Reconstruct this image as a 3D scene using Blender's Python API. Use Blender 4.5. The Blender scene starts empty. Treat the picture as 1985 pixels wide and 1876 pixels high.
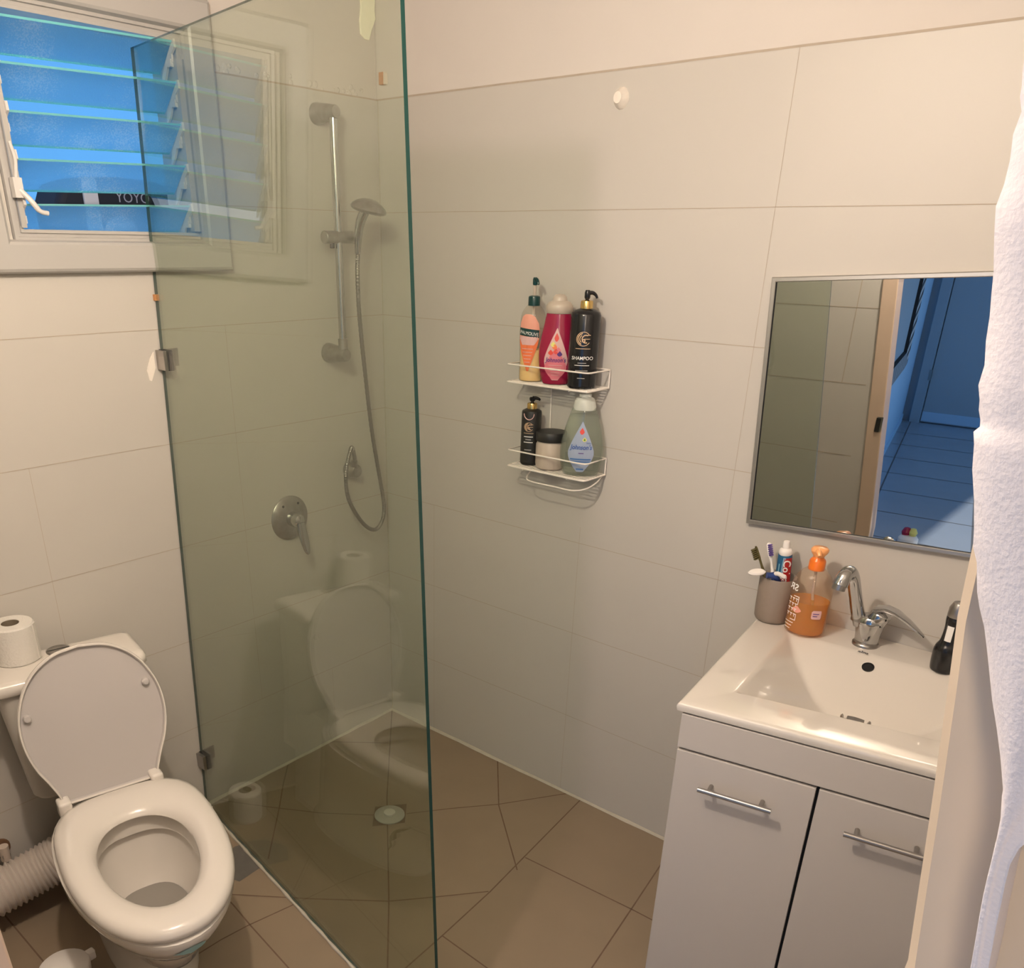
import bpy, bmesh, math, random
from mathutils import Vector, Matrix, Euler
random.seed(7)
PI = math.pi
scene = bpy.context.scene
COL = scene.collection

# ------------------------------------------------------------------ camera
cam_d = bpy.data.cameras.new('camera')
cam = bpy.data.objects.new('camera', cam_d)
COL.objects.link(cam)
scene.camera = cam
YAW, PITCH, ROLL = 0.7117, -0.4454, -0.0149
R = (Matrix.Rotation(YAW, 4, 'Z') @ Matrix.Rotation(PITCH, 4, 'X') @
     Matrix.Rotation(ROLL, 4, 'Y') @ Matrix.Rotation(PI / 2, 4, 'X'))
cam.matrix_world = Matrix.Translation((2.1666, -2.0905, 1.716)) @ R
cam_d.sensor_fit = 'HORIZONTAL'
cam_d.sensor_width = 36.0
cam_d.lens = 1637.8 / 1985 * 36.0
cam_d.shift_x = (992.5 - 892.77) / 1985
cam_d.shift_y = (1253.93 - 938.0) / 1985
cam_d.clip_start = 0.01
cam_d.clip_end = 60

# ------------------------------------------------------------------ world, lights, exposure
w = bpy.data.worlds.new('outdoor_sky')
scene.world = w
w.use_nodes = True
w.node_tree.nodes['Background'].inputs['Color'].default_value = (0.22, 0.52, 1.0, 1)
w.node_tree.nodes['Background'].inputs['Strength'].default_value = 1.25
vs = scene.view_settings
vs.view_transform = 'Standard'
vs.look = 'None'
vs.exposure = 0.12
vs.gamma = 1.0
vs.use_curve_mapping = False


def point_light(name, loc, power, color, radius):
    l = bpy.data.lights.new(name, 'POINT')
    l.energy = power
    l.color = color
    l.shadow_soft_size = radius
    o = bpy.data.objects.new(name, l)
    o.location = loc
    COL.objects.link(o)
    return o


point_light('ceiling_bulb', (1.25, -1.62, 2.24), 49, (1.0, 0.855, 0.715), 0.03)
point_light('right_fill_light', (1.66, -1.45, 2.28), 4, (1.0, 0.855, 0.715), 0.10)  # soft fill added to brighten the right side, not a known second bulb
point_light('hallway_warm_fill', (2.30, -2.45, 2.10), 12, (1.0, 0.80, 0.60), 0.08)  # added warm fill for the towel and door edge, no known fixture
sun_d = bpy.data.lights.new('daylight_sun', 'SUN')
sun_d.energy = 4.0
sun_d.angle = 0.02
sun = bpy.data.objects.new('daylight_sun', sun_d)
sun.rotation_euler = Euler((0, math.radians(38), 0))   # comes down from the house side onto the yard
COL.objects.link(sun)


# ------------------------------------------------------------------ materials
def new_mat(name):
    m = bpy.data.materials.new(name)
    m.use_nodes = True
    return m, m.node_tree, m.node_tree.nodes['Principled BSDF']


def mat(name, col, rough=0.5, metal=0.0, spec=0.5, noise=0.0, nscale=8.0, bump=0.0, bscale=60.0, coat=0.0, detail=4.0):
    m, nt, b = new_mat(name)
    b.inputs['Base Color'].default_value = (*col, 1)
    b.inputs['Roughness'].default_value = rough
    b.inputs['Metallic'].default_value = metal
    b.inputs['Specular IOR Level'].default_value = spec
    b.inputs['Coat Weight'].default_value = coat
    if noise > 0 or bump > 0:
        tc = nt.nodes.new('ShaderNodeTexCoord')
    if noise > 0:
        n = nt.nodes.new('ShaderNodeTexNoise')
        n.inputs['Scale'].default_value = nscale
        n.inputs['Detail'].default_value = detail
        nt.links.new(tc.outputs['Object'], n.inputs['Vector'])
        mx = nt.nodes.new('ShaderNodeMix')
        mx.data_type = 'RGBA'
        mx.inputs[6].default_value = (*[c * (1 - noise) for c in col], 1)
        mx.inputs[7].default_value = (*[min(1, c * (1 + noise)) for c in col], 1)
        nt.links.new(n.outputs['Fac'], mx.inputs[0])
        nt.links.new(mx.outputs[2], b.inputs['Base Color'])
    if bump > 0:
        n2 = nt.nodes.new('ShaderNodeTexNoise')
        n2.inputs['Scale'].default_value = bscale
        n2.inputs['Detail'].default_value = 5
        nt.links.new(tc.outputs['Object'], n2.inputs['Vector'])
        bp = nt.nodes.new('ShaderNodeBump')
        bp.inputs['Strength'].default_value = bump
        bp.inputs['Distance'].default_value = 0.004
        nt.links.new(n2.outputs['Fac'], bp.inputs['Height'])
        nt.links.new(bp.outputs['Normal'], b.inputs['Normal'])
    return m


def clear_mat(name, tint, reflect=1.0, diffuse=None, dfac=0.0, rough=0.0, ior=1.45, diff_trans=False):
    """see-through plastic or glass: tinted transparency + fresnel reflection (+ some body colour)"""
    m = bpy.data.materials.new(name)
    m.use_nodes = True
    nt = m.node_tree
    nt.nodes.clear()
    out = nt.nodes.new('ShaderNodeOutputMaterial')
    tr = nt.nodes.new('ShaderNodeBsdfTransparent')
    tr.inputs['Color'].default_value = (*tint, 1)
    last = tr.outputs[0]
    if diffuse:
        d = nt.nodes.new('ShaderNodeBsdfTranslucent' if diff_trans else 'ShaderNodeBsdfDiffuse')
        d.inputs['Color'].default_value = (*diffuse, 1)
        mx = nt.nodes.new('ShaderNodeMixShader')
        mx.inputs[0].default_value = dfac
        nt.links.new(last, mx.inputs[1])
        nt.links.new(d.outputs[0], mx.inputs[2])
        last = mx.outputs[0]
    g = nt.nodes.new('ShaderNodeBsdfGlossy')
    g.inputs['Roughness'].default_value = rough
    f0 = ((ior - 1) / (ior + 1)) ** 2 * reflect
    lw = nt.nodes.new('ShaderNodeLayerWeight')      # Schlick fresnel, the same from both sides
    lw.inputs['Blend'].default_value = 0.5
    pw = nt.nodes.new('ShaderNodeMath')
    pw.operation = 'POWER'
    pw.inputs[1].default_value = 5.0
    nt.links.new(lw.outputs['Facing'], pw.inputs[0])
    mul = nt.nodes.new('ShaderNodeMath')
    mul.operation = 'MULTIPLY_ADD'
    mul.use_clamp = True
    mul.inputs[1].default_value = 1 - f0
    mul.inputs[2].default_value = f0
    nt.links.new(pw.outputs[0], mul.inputs[0])
    mx2 = nt.nodes.new('ShaderNodeMixShader')
    nt.links.new(mul.outputs[0], mx2.inputs[0])
    nt.links.new(last, mx2.inputs[1])
    nt.links.new(g.outputs[0], mx2.inputs[2])
    nt.links.new(mx2.outputs[0], out.inputs['Surface'])
    return m


M = {}
M['tile'] = mat('wall_tile_glaze', (0.535, 0.505, 0.46), 0.46, noise=0.03, nscale=3.0, bump=0.04, bscale=9.0)
M['grout'] = mat('wall_grout', (0.44, 0.375, 0.30), 0.9, noise=0.15, nscale=20)
M['plaster'] = mat('painted_plaster', (0.62, 0.575, 0.53), 0.9, noise=0.03, nscale=5, bump=0.25, bscale=14)
M['putty'] = mat('cream_putty', (0.93, 0.93, 0.72), 0.8, bump=0.5, bscale=60)
M['filler'] = mat('pale_filler', (0.80, 0.74, 0.66), 0.85, bump=0.4, bscale=80)
M['floor'] = mat('floor_tile_beige', (0.275, 0.21, 0.145), 0.34, noise=0.10, nscale=6, bump=0.05, bscale=20, detail=8)
M['floor_grout'] = mat('floor_grout_brown', (0.17, 0.11, 0.075), 0.9, noise=0.3, nscale=25)
M['hall_floor'] = mat('hallway_floor_tile', (0.40, 0.43, 0.48), 0.25, noise=0.05, nscale=4)
M['hall_grout'] = mat('hallway_grout', (0.16, 0.15, 0.15), 0.9)
M['stone'] = mat('dark_grey_stone', (0.13, 0.12, 0.105), 0.6, noise=0.2, nscale=30)
M['sealant'] = mat('white_sealant', (0.50, 0.46, 0.38), 0.5, noise=0.15, nscale=40)
M['ceramic'] = mat('white_ceramic', (0.66, 0.62, 0.565), 0.10, coat=0.4)
M['ceramic_dim'] = mat('matte_ceramic', (0.56, 0.53, 0.48), 0.35)
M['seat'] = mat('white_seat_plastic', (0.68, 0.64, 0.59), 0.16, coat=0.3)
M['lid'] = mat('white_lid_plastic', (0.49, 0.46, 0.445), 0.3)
M['water'] = mat('bowl_water', (0.27, 0.25, 0.225), 0.04)
M['chrome'] = mat('chrome', (0.50, 0.50, 0.50), 0.10, metal=1.0)
M['chrome_dull'] = mat('limescaled_chrome', (0.40, 0.385, 0.365), 0.30, metal=1.0, noise=0.25, nscale=60)
M['nickel'] = mat('brushed_nickel', (0.42, 0.40, 0.38), 0.32, metal=1.0)
M['alu'] = mat('aluminium_frame', (0.50, 0.49, 0.47), 0.35, metal=0.9)
M['mirror'] = mat('mirror_silver', (0.60, 0.615, 0.60), 0.0, metal=1.0)
M['glass'] = clear_mat('shower_glass', (0.865, 0.905, 0.845), 2.1, ior=1.5)
M['glass_edge'] = mat('green_glass_edge', (0.008, 0.045, 0.038), 0.15, coat=0.3)
M['rubber'] = mat('black_rubber', (0.02, 0.02, 0.02), 0.5)
M['hose'] = mat('grey_metal_hose', (0.30, 0.285, 0.265), 0.30, metal=0.9)
M['cabinet'] = mat('white_cabinet', (0.52, 0.485, 0.45), 0.42, bump=0.05, bscale=90)
M['cab_edge'] = mat('cabinet_edge', (0.72, 0.64, 0.53), 0.4)
M['dark'] = mat('dark_gap', (0.012, 0.012, 0.014), 0.8)
M['black'] = mat('black_plastic', (0.012, 0.012, 0.013), 0.18)
M['black_m'] = mat('black_matte_plastic', (0.02, 0.019, 0.018), 0.45)
M['green'] = mat('dark_green_plastic', (0.004, 0.045, 0.045), 0.3)
M['gold'] = mat('gold_collar', (0.75, 0.52, 0.20), 0.22, metal=1.0)
M['goldprint'] = mat('gold_print', (0.62, 0.42, 0.26), 0.5)
M['wire'] = mat('white_coated_wire', (0.86, 0.80, 0.73), 0.25)
M['print_w'] = mat('white_print', (0.85, 0.83, 0.80), 0.5)
M['print_g'] = mat('grey_print', (0.45, 0.43, 0.41), 0.5)
M['clear'] = clear_mat('clear_plastic', (0.95, 0.93, 0.90), 0.9, (0.8, 0.72, 0.62), 0.08)
M['clear_pink'] = clear_mat('rose_clear_plastic', (0.86, 0.72, 0.68), 0.9, (0.7, 0.45, 0.42), 0.25)
M['clear_teal'] = clear_mat('watery_clear_plastic', (0.90, 0.94, 0.90), 1.3, (0.55, 0.58, 0.52), 0.14)
M['yellow'] = mat('yellow_soap', (0.95, 0.68, 0.28), 0.35)
M['magenta'] = mat('crimson_soap', (0.33, 0.012, 0.055), 0.18)
M['watery'] = clear_mat('pale_bath_liquid', (0.92, 0.93, 0.89), 0.3, (0.60, 0.61, 0.54), 0.14)
M['cap_clear'] = mat('milky_cap', (0.52, 0.44, 0.37), 0.35)
M['cap_white'] = mat('milky_white_cap', (0.62, 0.64, 0.58), 0.35)
M['peach'] = mat('peach_label', (0.80, 0.36, 0.27), 0.5)
M['orange_l'] = mat('orange_label', (0.86, 0.20, 0.07), 0.5)
M['pink_l'] = mat('pink_label', (0.74, 0.20, 0.25), 0.45)
M['pale_pink'] = mat('pale_pink_label', (0.72, 0.45, 0.44), 0.45)
M['blue_l'] = mat('grey_blue_label', (0.34, 0.40, 0.53), 0.45)
M['blue_t'] = mat('blue_print', (0.03, 0.10, 0.36), 0.5)
M['blue_s'] = mat('mid_blue_print', (0.06, 0.17, 0.42), 0.5)
M['red'] = mat('red_print', (0.75, 0.07, 0.05), 0.45)
M['violet'] = mat('violet_print', (0.10, 0.03, 0.22), 0.5)
M['yel_p'] = mat('yellow_print', (0.75, 0.70, 0.20), 0.5)
M['grn_p'] = mat('green_print', (0.10, 0.25, 0.05), 0.5)
M['taupe'] = mat('taupe_tumbler', (0.27, 0.215, 0.175), 0.5, noise=0.05, nscale=90)
M['taupe_in'] = mat('tumbler_inside', (0.36, 0.31, 0.26), 0.6)
M['orange_soap'] = clear_mat('orange_liquid', (0.98, 0.66, 0.16), 0.2, (0.90, 0.44, 0.05), 0.34)
M['soap_body'] = clear_mat('clear_soap_bottle', (0.95, 0.88, 0.80), 1.0, (0.75, 0.60, 0.48), 0.08)
M['orange_p'] = mat('orange_pump', (0.90, 0.20, 0.02), 0.28, coat=0.3)
M['orange_pl'] = mat('pale_orange_pump', (0.95, 0.42, 0.16), 0.28, coat=0.3)
M['tp'] = mat('toilet_paper', (0.68, 0.65, 0.60), 0.95, bump=0.5, bscale=180)
M['card'] = mat('cardboard_core', (0.20, 0.16, 0.11), 0.9)
M['bristle_b'] = mat('olive_bristles', (0.11, 0.09, 0.03), 0.9)
M['bristle_w'] = mat('white_bristles', (0.75, 0.72, 0.75), 0.9)
M['purple'] = mat('purple_bristles', (0.10, 0.04, 0.32), 0.7)
M['navy'] = mat('navy_plastic', (0.02, 0.05, 0.20), 0.35)
M['white_p'] = mat('white_plastic', (0.82, 0.78, 0.74), 0.3)
M['tube_blue'] = mat('toothpaste_blue', (0.02, 0.11, 0.22), 0.3)
M['tube_red'] = mat('toothpaste_red', (0.42, 0.02, 0.02), 0.3)
M['tube_cyan'] = mat('toothpaste_light_blue', (0.22, 0.45, 0.60), 0.3)
M['pvc'] = mat('white_pvc_window', (0.43, 0.415, 0.395), 0.35)
M['gasket'] = mat('grey_gasket', (0.25, 0.26, 0.28), 0.6)
M['bracket'] = mat('white_clip_plastic', (0.62, 0.60, 0.58), 0.4)
M['hose_w'] = mat('white_waste_hose', (0.56, 0.50, 0.45), 0.5)
M['drain'] = mat('worn_drain_plastic', (0.40, 0.385, 0.34), 0.6, noise=0.1, nscale=60)
M['rust'] = mat('rusty_valve', (0.16, 0.08, 0.04), 0.7, noise=0.5, nscale=60)
M['teal_st'] = mat('teal_sticker', (0.32, 0.55, 0.55), 0.5)
M['crack'] = mat('dark_crack', (0.05, 0.035, 0.025), 0.9)
M['jamb'] = mat('cream_door_paint', (0.68, 0.54, 0.39), 0.30, noise=0.05, nscale=9, bump=0.08, bscale=12)
M['doorwood'] = mat('blush_door_frame', (0.62, 0.47, 0.36), 0.35, noise=0.08, nscale=7)
M['towel'] = mat('white_terry_towel', (0.80, 0.73, 0.72), 0.95, noise=0.05, nscale=40, bump=0.14, bscale=600)
M['brown'] = mat('orange_brown_foam', (0.52, 0.24, 0.09), 0.7, noise=0.2, nscale=150)
M['hallwall'] = mat('hallway_wall_blue_light', (0.52, 0.74, 0.95), 0.8)  # blue of the hallway daylight put into the wall colour
M['halldoor'] = mat('grey_blue_door', (0.42, 0.50, 0.56), 0.5)
M['fabric_bk'] = mat('black_bag_fabric', (0.012, 0.014, 0.025), 0.8)
M['fabric_w'] = mat('pale_fabric', (0.55, 0.55, 0.62), 0.9)
M['sunwall'] = mat('whitewashed_parapet', (0.85, 0.88, 0.92), 0.9, noise=0.2, nscale=9)
M['bluewall'] = mat('blue_painted_yard_wall', (0.10, 0.29, 0.46), 0.9, noise=0.08, nscale=3)
M['yoyo'] = mat('grey_bag_print', (0.35, 0.36, 0.45), 0.6)
M['wall_shadow'] = mat('grey_shadow_tone', (0.40, 0.36, 0.33), 0.8)  # unused grey meant for a soft shadow on the mirror wall


def slat_glass():
    m = clear_mat('frosted_louver_glass', (0.62, 0.84, 0.96), 0.7, (0.45, 0.78, 0.95), 0.55, rough=0.25, diff_trans=True)
    nt = m.node_tree
    tc = nt.nodes.new('ShaderNodeTexCoord')
    vo = nt.nodes.new('ShaderNodeTexVoronoi')
    vo.inputs['Scale'].default_value = 420
    nt.links.new(tc.outputs['Object'], vo.inputs['Vector'])
    bp = nt.nodes.new('ShaderNodeBump')
    bp.inputs['Strength'].default_value = 0.9
    bp.inputs['Distance'].default_value = 0.002
    nt.links.new(vo.outputs['Distance'], bp.inputs['Height'])
    for n in nt.nodes:
        if n.type in ('BSDF_GLOSSY', 'BSDF_TRANSLUCENT'):
            nt.links.new(bp.outputs['Normal'], n.inputs['Normal'])
    # pale patches put the sparkle of the patterned glass into its colour
    no = nt.nodes.new('ShaderNodeTexNoise')
    no.inputs['Scale'].default_value = 7
    nt.links.new(tc.outputs['Object'], no.inputs['Vector'])
    no2 = nt.nodes.new('ShaderNodeTexNoise')
    no2.inputs['Scale'].default_value = 260
    nt.links.new(tc.outputs['Object'], no2.inputs['Vector'])
    mu = nt.nodes.new('ShaderNodeMath')
    mu.operation = 'MULTIPLY'
    nt.links.new(no.outputs['Fac'], mu.inputs[0])
    nt.links.new(no2.outputs['Fac'], mu.inputs[1])
    rp = nt.nodes.new('ShaderNodeValToRGB')
    rp.color_ramp.elements[0].position = 0.28
    rp.color_ramp.elements[0].color = (0.66, 0.88, 0.97, 1)
    rp.color_ramp.elements[1].position = 0.36
    rp.color_ramp.elements[1].color = (0.97, 1.0, 1.0, 1)
    nt.links.new(mu.outputs[0], rp.inputs[0])
    for n in nt.nodes:
        if n.type == 'BSDF_TRANSPARENT' or n.type == 'BSDF_TRANSLUCENT':
            nt.links.new(rp.outputs[0], n.inputs['Color'])
    return m


M['slat'] = slat_glass()
M['slat_edge'] = mat('cyan_cut_glass_edge', (0.25, 0.75, 0.80), 0.2)


def zebra():
    m, nt, b = new_mat('zebra_mosaic_frame')
    tc = nt.nodes.new('ShaderNodeTexCoord')
    wv = nt.nodes.new('ShaderNodeTexWave')
    wv.bands_direction = 'DIAGONAL'
    wv.inputs['Scale'].default_value = 6
    wv.inputs['Distortion'].default_value = 1.5
    rp = nt.nodes.new('ShaderNodeValToRGB')
    rp.color_ramp.interpolation = 'CONSTANT'
    rp.color_ramp.elements[0].color = (0.02, 0.02, 0.02, 1)
    rp.color_ramp.elements[1].position = 0.5
    rp.color_ramp.elements[1].color = (0.6, 0.6, 0.6, 1)
    nt.links.new(tc.outputs['Object'], wv.inputs['Vector'])
    nt.links.new(wv.outputs['Fac'], rp.inputs[0])
    nt.links.new(rp.outputs[0], b.inputs['Base Color'])
    b.inputs['Roughness'].default_value = 0.4
    return m


M['zebra'] = zebra()


# ------------------------------------------------------------------ mesh builder
class MB:
    def __init__(self):
        self.v = []
        self.f = []
        self.mi = []
        self.mats = []

    def m(self, mt):
        mt = M[mt] if isinstance(mt, str) else mt
        if mt not in self.mats:
            self.mats.append(mt)
        return self.mats.index(mt)

    def add(self, vs, fs, mt):
        o = len(self.v)
        self.v += [tuple(p) for p in vs]
        k = self.m(mt)
        for f in fs:
            self.f.append(tuple(o + i for i in f))
            self.mi.append(k)

    def box(self, lo, hi, mt, mtx=None):
        x0, y0, z0 = lo
        x1, y1, z1 = hi
        vs = [Vector(p) for p in ((x0, y0, z0), (x1, y0, z0), (x1, y1, z0), (x0, y1, z0),
                                  (x0, y0, z1), (x1, y0, z1), (x1, y1, z1), (x0, y1, z1))]
        if mtx:
            vs = [mtx @ p for p in vs]
        self.add(vs, [(0, 3, 2, 1), (4, 5, 6, 7), (0, 1, 5, 4), (1, 2, 6, 5), (2, 3, 7, 6), (3, 0, 4, 7)], mt)

    def rings(self, rings, mt, cap0=True, cap1=True, closed=True, mts=None):
        n = len(rings[0])
        vs = [p for r in rings for p in r]
        o = len(self.v)
        self.v += [tuple(p) for p in vs]
        for i in range(len(rings) - 1):
            k = self.m(mts[i] if mts else mt)
            for j in range(n if closed else n - 1):
                a = o + i * n + j
                b = o + i * n + (j + 1) % n
                self.f.append((a, b, b + n, a + n))
                self.mi.append(k)
        if cap0:
            self.f.append(tuple(o + j for j in reversed(range(n))))
            self.mi.append(self.m(mts[0] if mts else mt))
        if cap1:
            self.f.append(tuple(o + (len(rings) - 1) * n + j for j in range(n)))
            self.mi.append(self.m(mts[-1] if mts else mt))

    def lathe(self, prof, mt, c=(0, 0, 0), n=32, ky=1.0, mtx=None, cap0=True, cap1=True, kfun=None):
        rs = []
        for r, z in prof:
            ring = []
            for i in range(n):
                a = 2 * PI * i / n
                k = kfun(z) if kfun else ky
                p = Vector((r * math.cos(a), r * math.sin(a) * k, z))
                if mtx:
                    p = mtx @ p
                ring.append(p + Vector(c))
            rs.append(ring)
        self.rings(rs, mt, cap0, cap1)

    def tube(self, pts, r, mt, n=10, closed=False, caps=True, ribs=None):
        pts = [Vector(p) for p in pts]
        N = len(pts)
        rs = []
        up = Vector((0, 0, 1))
        prev = None
        for i, p in enumerate(pts):
            if closed:
                t = (pts[(i + 1) % N] - pts[i - 1]).normalized()
            else:
                t = (pts[min(i + 1, N - 1)] - pts[max(i - 1, 0)]).normalized()
            if prev is None:
                a = t.cross(up)
                if a.length < 1e-3:
                    a = t.cross(Vector((1, 0, 0)))
                a.normalize()
            else:
                a = (prev - t * prev.dot(t)).normalized()
            prev = a
            b = t.cross(a)
            rr = r[i] if isinstance(r, (list, tuple)) else r
            rs.append([p + (a * math.cos(2 * PI * k / n) + b * math.sin(2 * PI * k / n)) * rr for k in range(n)])
        if closed:
            rs.append(rs[0])
            self.rings(rs, mt, False, False)
        else:
            self.rings(rs, mt, caps, caps)

    def prism(self, poly, axis, a0, a1, mt, mt2=None):
        """poly: 2D points; axis 'x': (y,z); 'y': (x,z); 'z': (x,y)"""
        def P(p, a):
            return {'x': (a, p[0], p[1]), 'y': (p[0], a, p[1]), 'z': (p[0], p[1], a)}[axis]
        n = len(poly)
        vs = [P(p, a0) for p in poly] + [P(p, a1) for p in poly]
        self.add(vs, [tuple(range(n)), tuple(range(2 * n - 1, n - 1, -1))], mt)
        self.add(vs, [(i, (i + 1) % n, n + (i + 1) % n, n + i) for i in range(n)], mt2 or mt)

    def build(self, name, parent=None, smooth=False, bevel=0, seg=2, angle=35, subsurf=0):
        me = bpy.data.meshes.new(name)
        me.from_pydata(self.v, [], self.f)
        for mt in self.mats:
            me.materials.append(mt)
        for p, k in zip(me.polygons, self.mi):
            p.material_index = k
        bm = bmesh.new()
        bm.from_mesh(me)
        bmesh.ops.remove_doubles(bm, verts=bm.verts, dist=1e-6)
        bmesh.ops.recalc_face_normals(bm, faces=bm.faces)
        if smooth:
            for f in bm.faces:
                f.smooth = True
            for e in bm.edges:
                if len(e.link_faces) == 2 and e.calc_face_angle(0) > math.radians(angle):
                    e.smooth = False
        bm.to_mesh(me)
        bm.free()
        o = bpy.data.objects.new(name, me)
        COL.objects.link(o)
        if parent:
            o.parent = parent
        if bevel:
            b = o.modifiers.new('bevel', 'BEVEL')
            b.width = bevel
            b.segments = seg
            b.limit_method = 'ANGLE'
            b.angle_limit = math.radians(40)
            if smooth:
                b.harden_normals = False
        if subsurf:
            s = o.modifiers.new('sub', 'SUBSURF')
            s.levels = s.render_levels = subsurf
        return o


def empty(name, loc, rz=0.0, parent=None):
    o = bpy.data.objects.new(name, None)
    o.empty_display_size = 0.05
    o.location = loc
    o.rotation_euler = (0, 0, rz)
    COL.objects.link(o)
    if parent:
        o.parent = parent
    return o


def tag(o, label=None, cat=None, group=None, kind=None):
    if label:
        o['label'] = label
    if cat:
        o['category'] = cat
    if group:
        o['group'] = group
    if kind:
        o['kind'] = kind
    return o


def struct(o, label=None, cat=None):
    return tag(o, label, cat, kind='structure')


def spline(pts, n=8):
    """Catmull-Rom through points"""
    P = [Vector(p) for p in pts]
    P = [P[0] * 2 - P[1]] + P + [P[-1] * 2 - P[-2]]
    out = []
    for i in range(1, len(P) - 2):
        for k in range(n):
            t = k / n
            a, b, c, d = P[i - 1], P[i], P[i + 1], P[i + 2]
            out.append(0.5 * ((2 * b) + (c - a) * t + (2 * a - 5 * b + 4 * c - d) * t * t + (3 * b - a - 3 * c + d) * t ** 3))
    out.append(P[-2])
    return out


_text_cache = {}


def text_geo(s, size=1.0, shear=0.0, bold=0.0, space=1.0):
    key = (s, shear, bold, space)
    if key not in _text_cache:
        c = bpy.data.curves.new('t', 'FONT')
        c.body = s
        c.size = 1.0
        c.shear = shear
        c.offset = bold
        c.space_character = space
        c.resolution_u = 3
        c.align_x = 'CENTER'
        c.align_y = 'CENTER'
        o = bpy.data.objects.new('t', c)
        COL.objects.link(o)
        dg = bpy.context.evaluated_depsgraph_get()
        me = o.evaluated_get(dg).to_mesh()
        vs = [v.co.copy() for v in me.vertices]
        fs = [tuple(p.vertices) for p in me.polygons]
        o.evaluated_get(dg).to_mesh_clear()
        bpy.data.objects.remove(o)
        bpy.data.curves.remove(c)
        _text_cache[key] = (vs, fs)
    vs, fs = _text_cache[key]
    return [(v.x * size, v.y * size) for v in vs], fs


def put_text(mb, s, size, f, mt, sx=1.0, off=(0, 0), rot=0.0, **kw):
    """f maps (s,z) -> 3D point"""
    vs, fs = text_geo(s, size, **kw)
    c, sn = math.cos(rot), math.sin(rot)
    out = []
    for x, y in vs:
        x *= sx
        out.append(f(x * c - y * sn + off[0], x * sn + y * c + off[1]))
    mb.add(out, fs, mt)


def strip_poly(mb, rows, f, mt, n=8):
    """rows: list of (z, left, right): draped decal"""
    rs = []
    for z, l, r in rows:
        rs.append([f(l + (r - l) * k / n, z) for k in range(n + 1)])
    mb.rings(rs, mt, False, False, closed=False)


def line_dec(mb, f, x0, x1, z, h, mt, n=6):
    strip_poly(mb, [(z - h / 2, x0, x1), (z + h / 2, x0, x1)], f, mt, n)


# ================================================================== ROOM
H = 2.5
# ---- floor
def seg_strip(mb, pts, wd, z, mt):
    for (a, b) in zip(pts[:-1], pts[1:]):
        a = Vector((a[0], a[1], 0))
        b = Vector((b[0], b[1], 0))
        d = (b - a).normalized()
        n = Vector((-d.y, d.x, 0)) * wd / 2
        mb.add([(a.x - n.x, a.y - n.y, z), (b.x - n.x, b.y - n.y, z), (b.x + n.x, b.y + n.y, z), (a.x + n.x, a.y + n.y, z)], [(0, 1, 2, 3)], mt)


mb = MB()
mb.box((-0.15, -1.90, -0.12), (2.6, 0.15, 0), 'floor')
G = [[(0.552, -0.0), (0.734, -0.219), (0.981, -0.437)],
     [(0.536, -0.460), (0.625, -0.341), (0.729, -0.215), (0.870, -0.0)],
     [(0.921, 0.0), (0.96, -0.377), (0.98, -0.565), (0.993, -0.787), (1.003, -1.05)],
     [(0.40, -1.10), (0.614, -0.935), (0.787, -0.793), (0.871, -0.695), (0.976, -0.568)],
     [(0.964, -0.374), (1.327, -0.35), (2.2, -0.33)],
     [(1.277, 0.0), (1.327, -0.35), (1.363, -0.611), (1.42, -1.75)],
     [(0.994, -0.789), (1.157, -0.795), (2.2, -0.80)],
     [(0.0, 0.0), (0.42, -0.44), (0.788, -0.792), (0.963, -0.969)],
     [(0.0, -0.34), (0.175, -0.192)],
     [(0.0, -0.84), (0.165, -0.746), (0.32, -0.651), (0.46, -0.54)],
     [(0.0, -0.53), (0.099, -0.632), (0.199, -0.727), (0.38, -0.910)],
     [(0.54, -1.75), (0.556, -1.202), (0.566, -1.122), (0.595, -0.985)],
     [(0.0, -1.05), (0.468, -1.1), (0.572, -1.116), (0.99, -1.17), (2.2, -1.2)],
     [(0.0, -1.55), (2.2, -1.6)], [(1.0, -1.17), (1.0, -1.75)]]
for g in G:
    seg_strip(mb, g, 0.0042, 0.0006, 'floor_grout')
# chipped ring of mortar round the drain and the dark stone patch by the screen
mb.add([(0.43, -0.505, 0.0005), (0.497, -0.422, 0.0005), (0.565, -0.500, 0.0005), (0.500, -0.585, 0.0005)], [(0, 1, 2, 3)], 'floor_grout')
mb.add([(0.27, -1.00, 0.0008), (0.255, -0.944, 0.0008), (0.262, -0.925, 0.0008), (0.395, -0.945, 0.0008), (0.40, -1.03, 0.0008), (0.33, -1.05, 0.0008)],
       [(0, 1, 2, 3, 4, 5)], 'stone')
floor = struct(mb.build('floor'))

# hallway floor
mb = MB()
mb.box((-1.2, -9.2, -0.12), (3.4, -1.90, 0), 'hall_floor')
for k in range(9):
    y = -2.4 - 0.66 * k
    seg_strip(mb, [(-1.2, y + 0.08), (3.4, y - 0.35)], 0.012, 0.001, 'hall_grout')
for x0 in (1.57, 2.25, 0.9):
    seg_strip(mb, [(x0 + 0.1, -2.0), (x0 - 1.35, -9.0)], 0.012, 0.001, 'hall_grout')
struct(mb.build('floor'))


# ---- tiled walls
def quad(mb, P, mt):
    mb.add(P, [(0, 1, 2, 3)], mt)


def grout_h(mb, f, a0, a1, z, wd=0.0017, mt='grout'):
    n = 14
    top, bot = [], []
    for i in range(n + 1):
        a = a0 + (a1 - a0) * i / n
        j = random.uniform(-0.0006, 0.0006)
        top.append(f(a, z + wd / 2 + j))
        bot.append(f(a, z - wd / 2 + j))
    mb.rings([bot, top], mt, False, False, closed=False)


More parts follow.
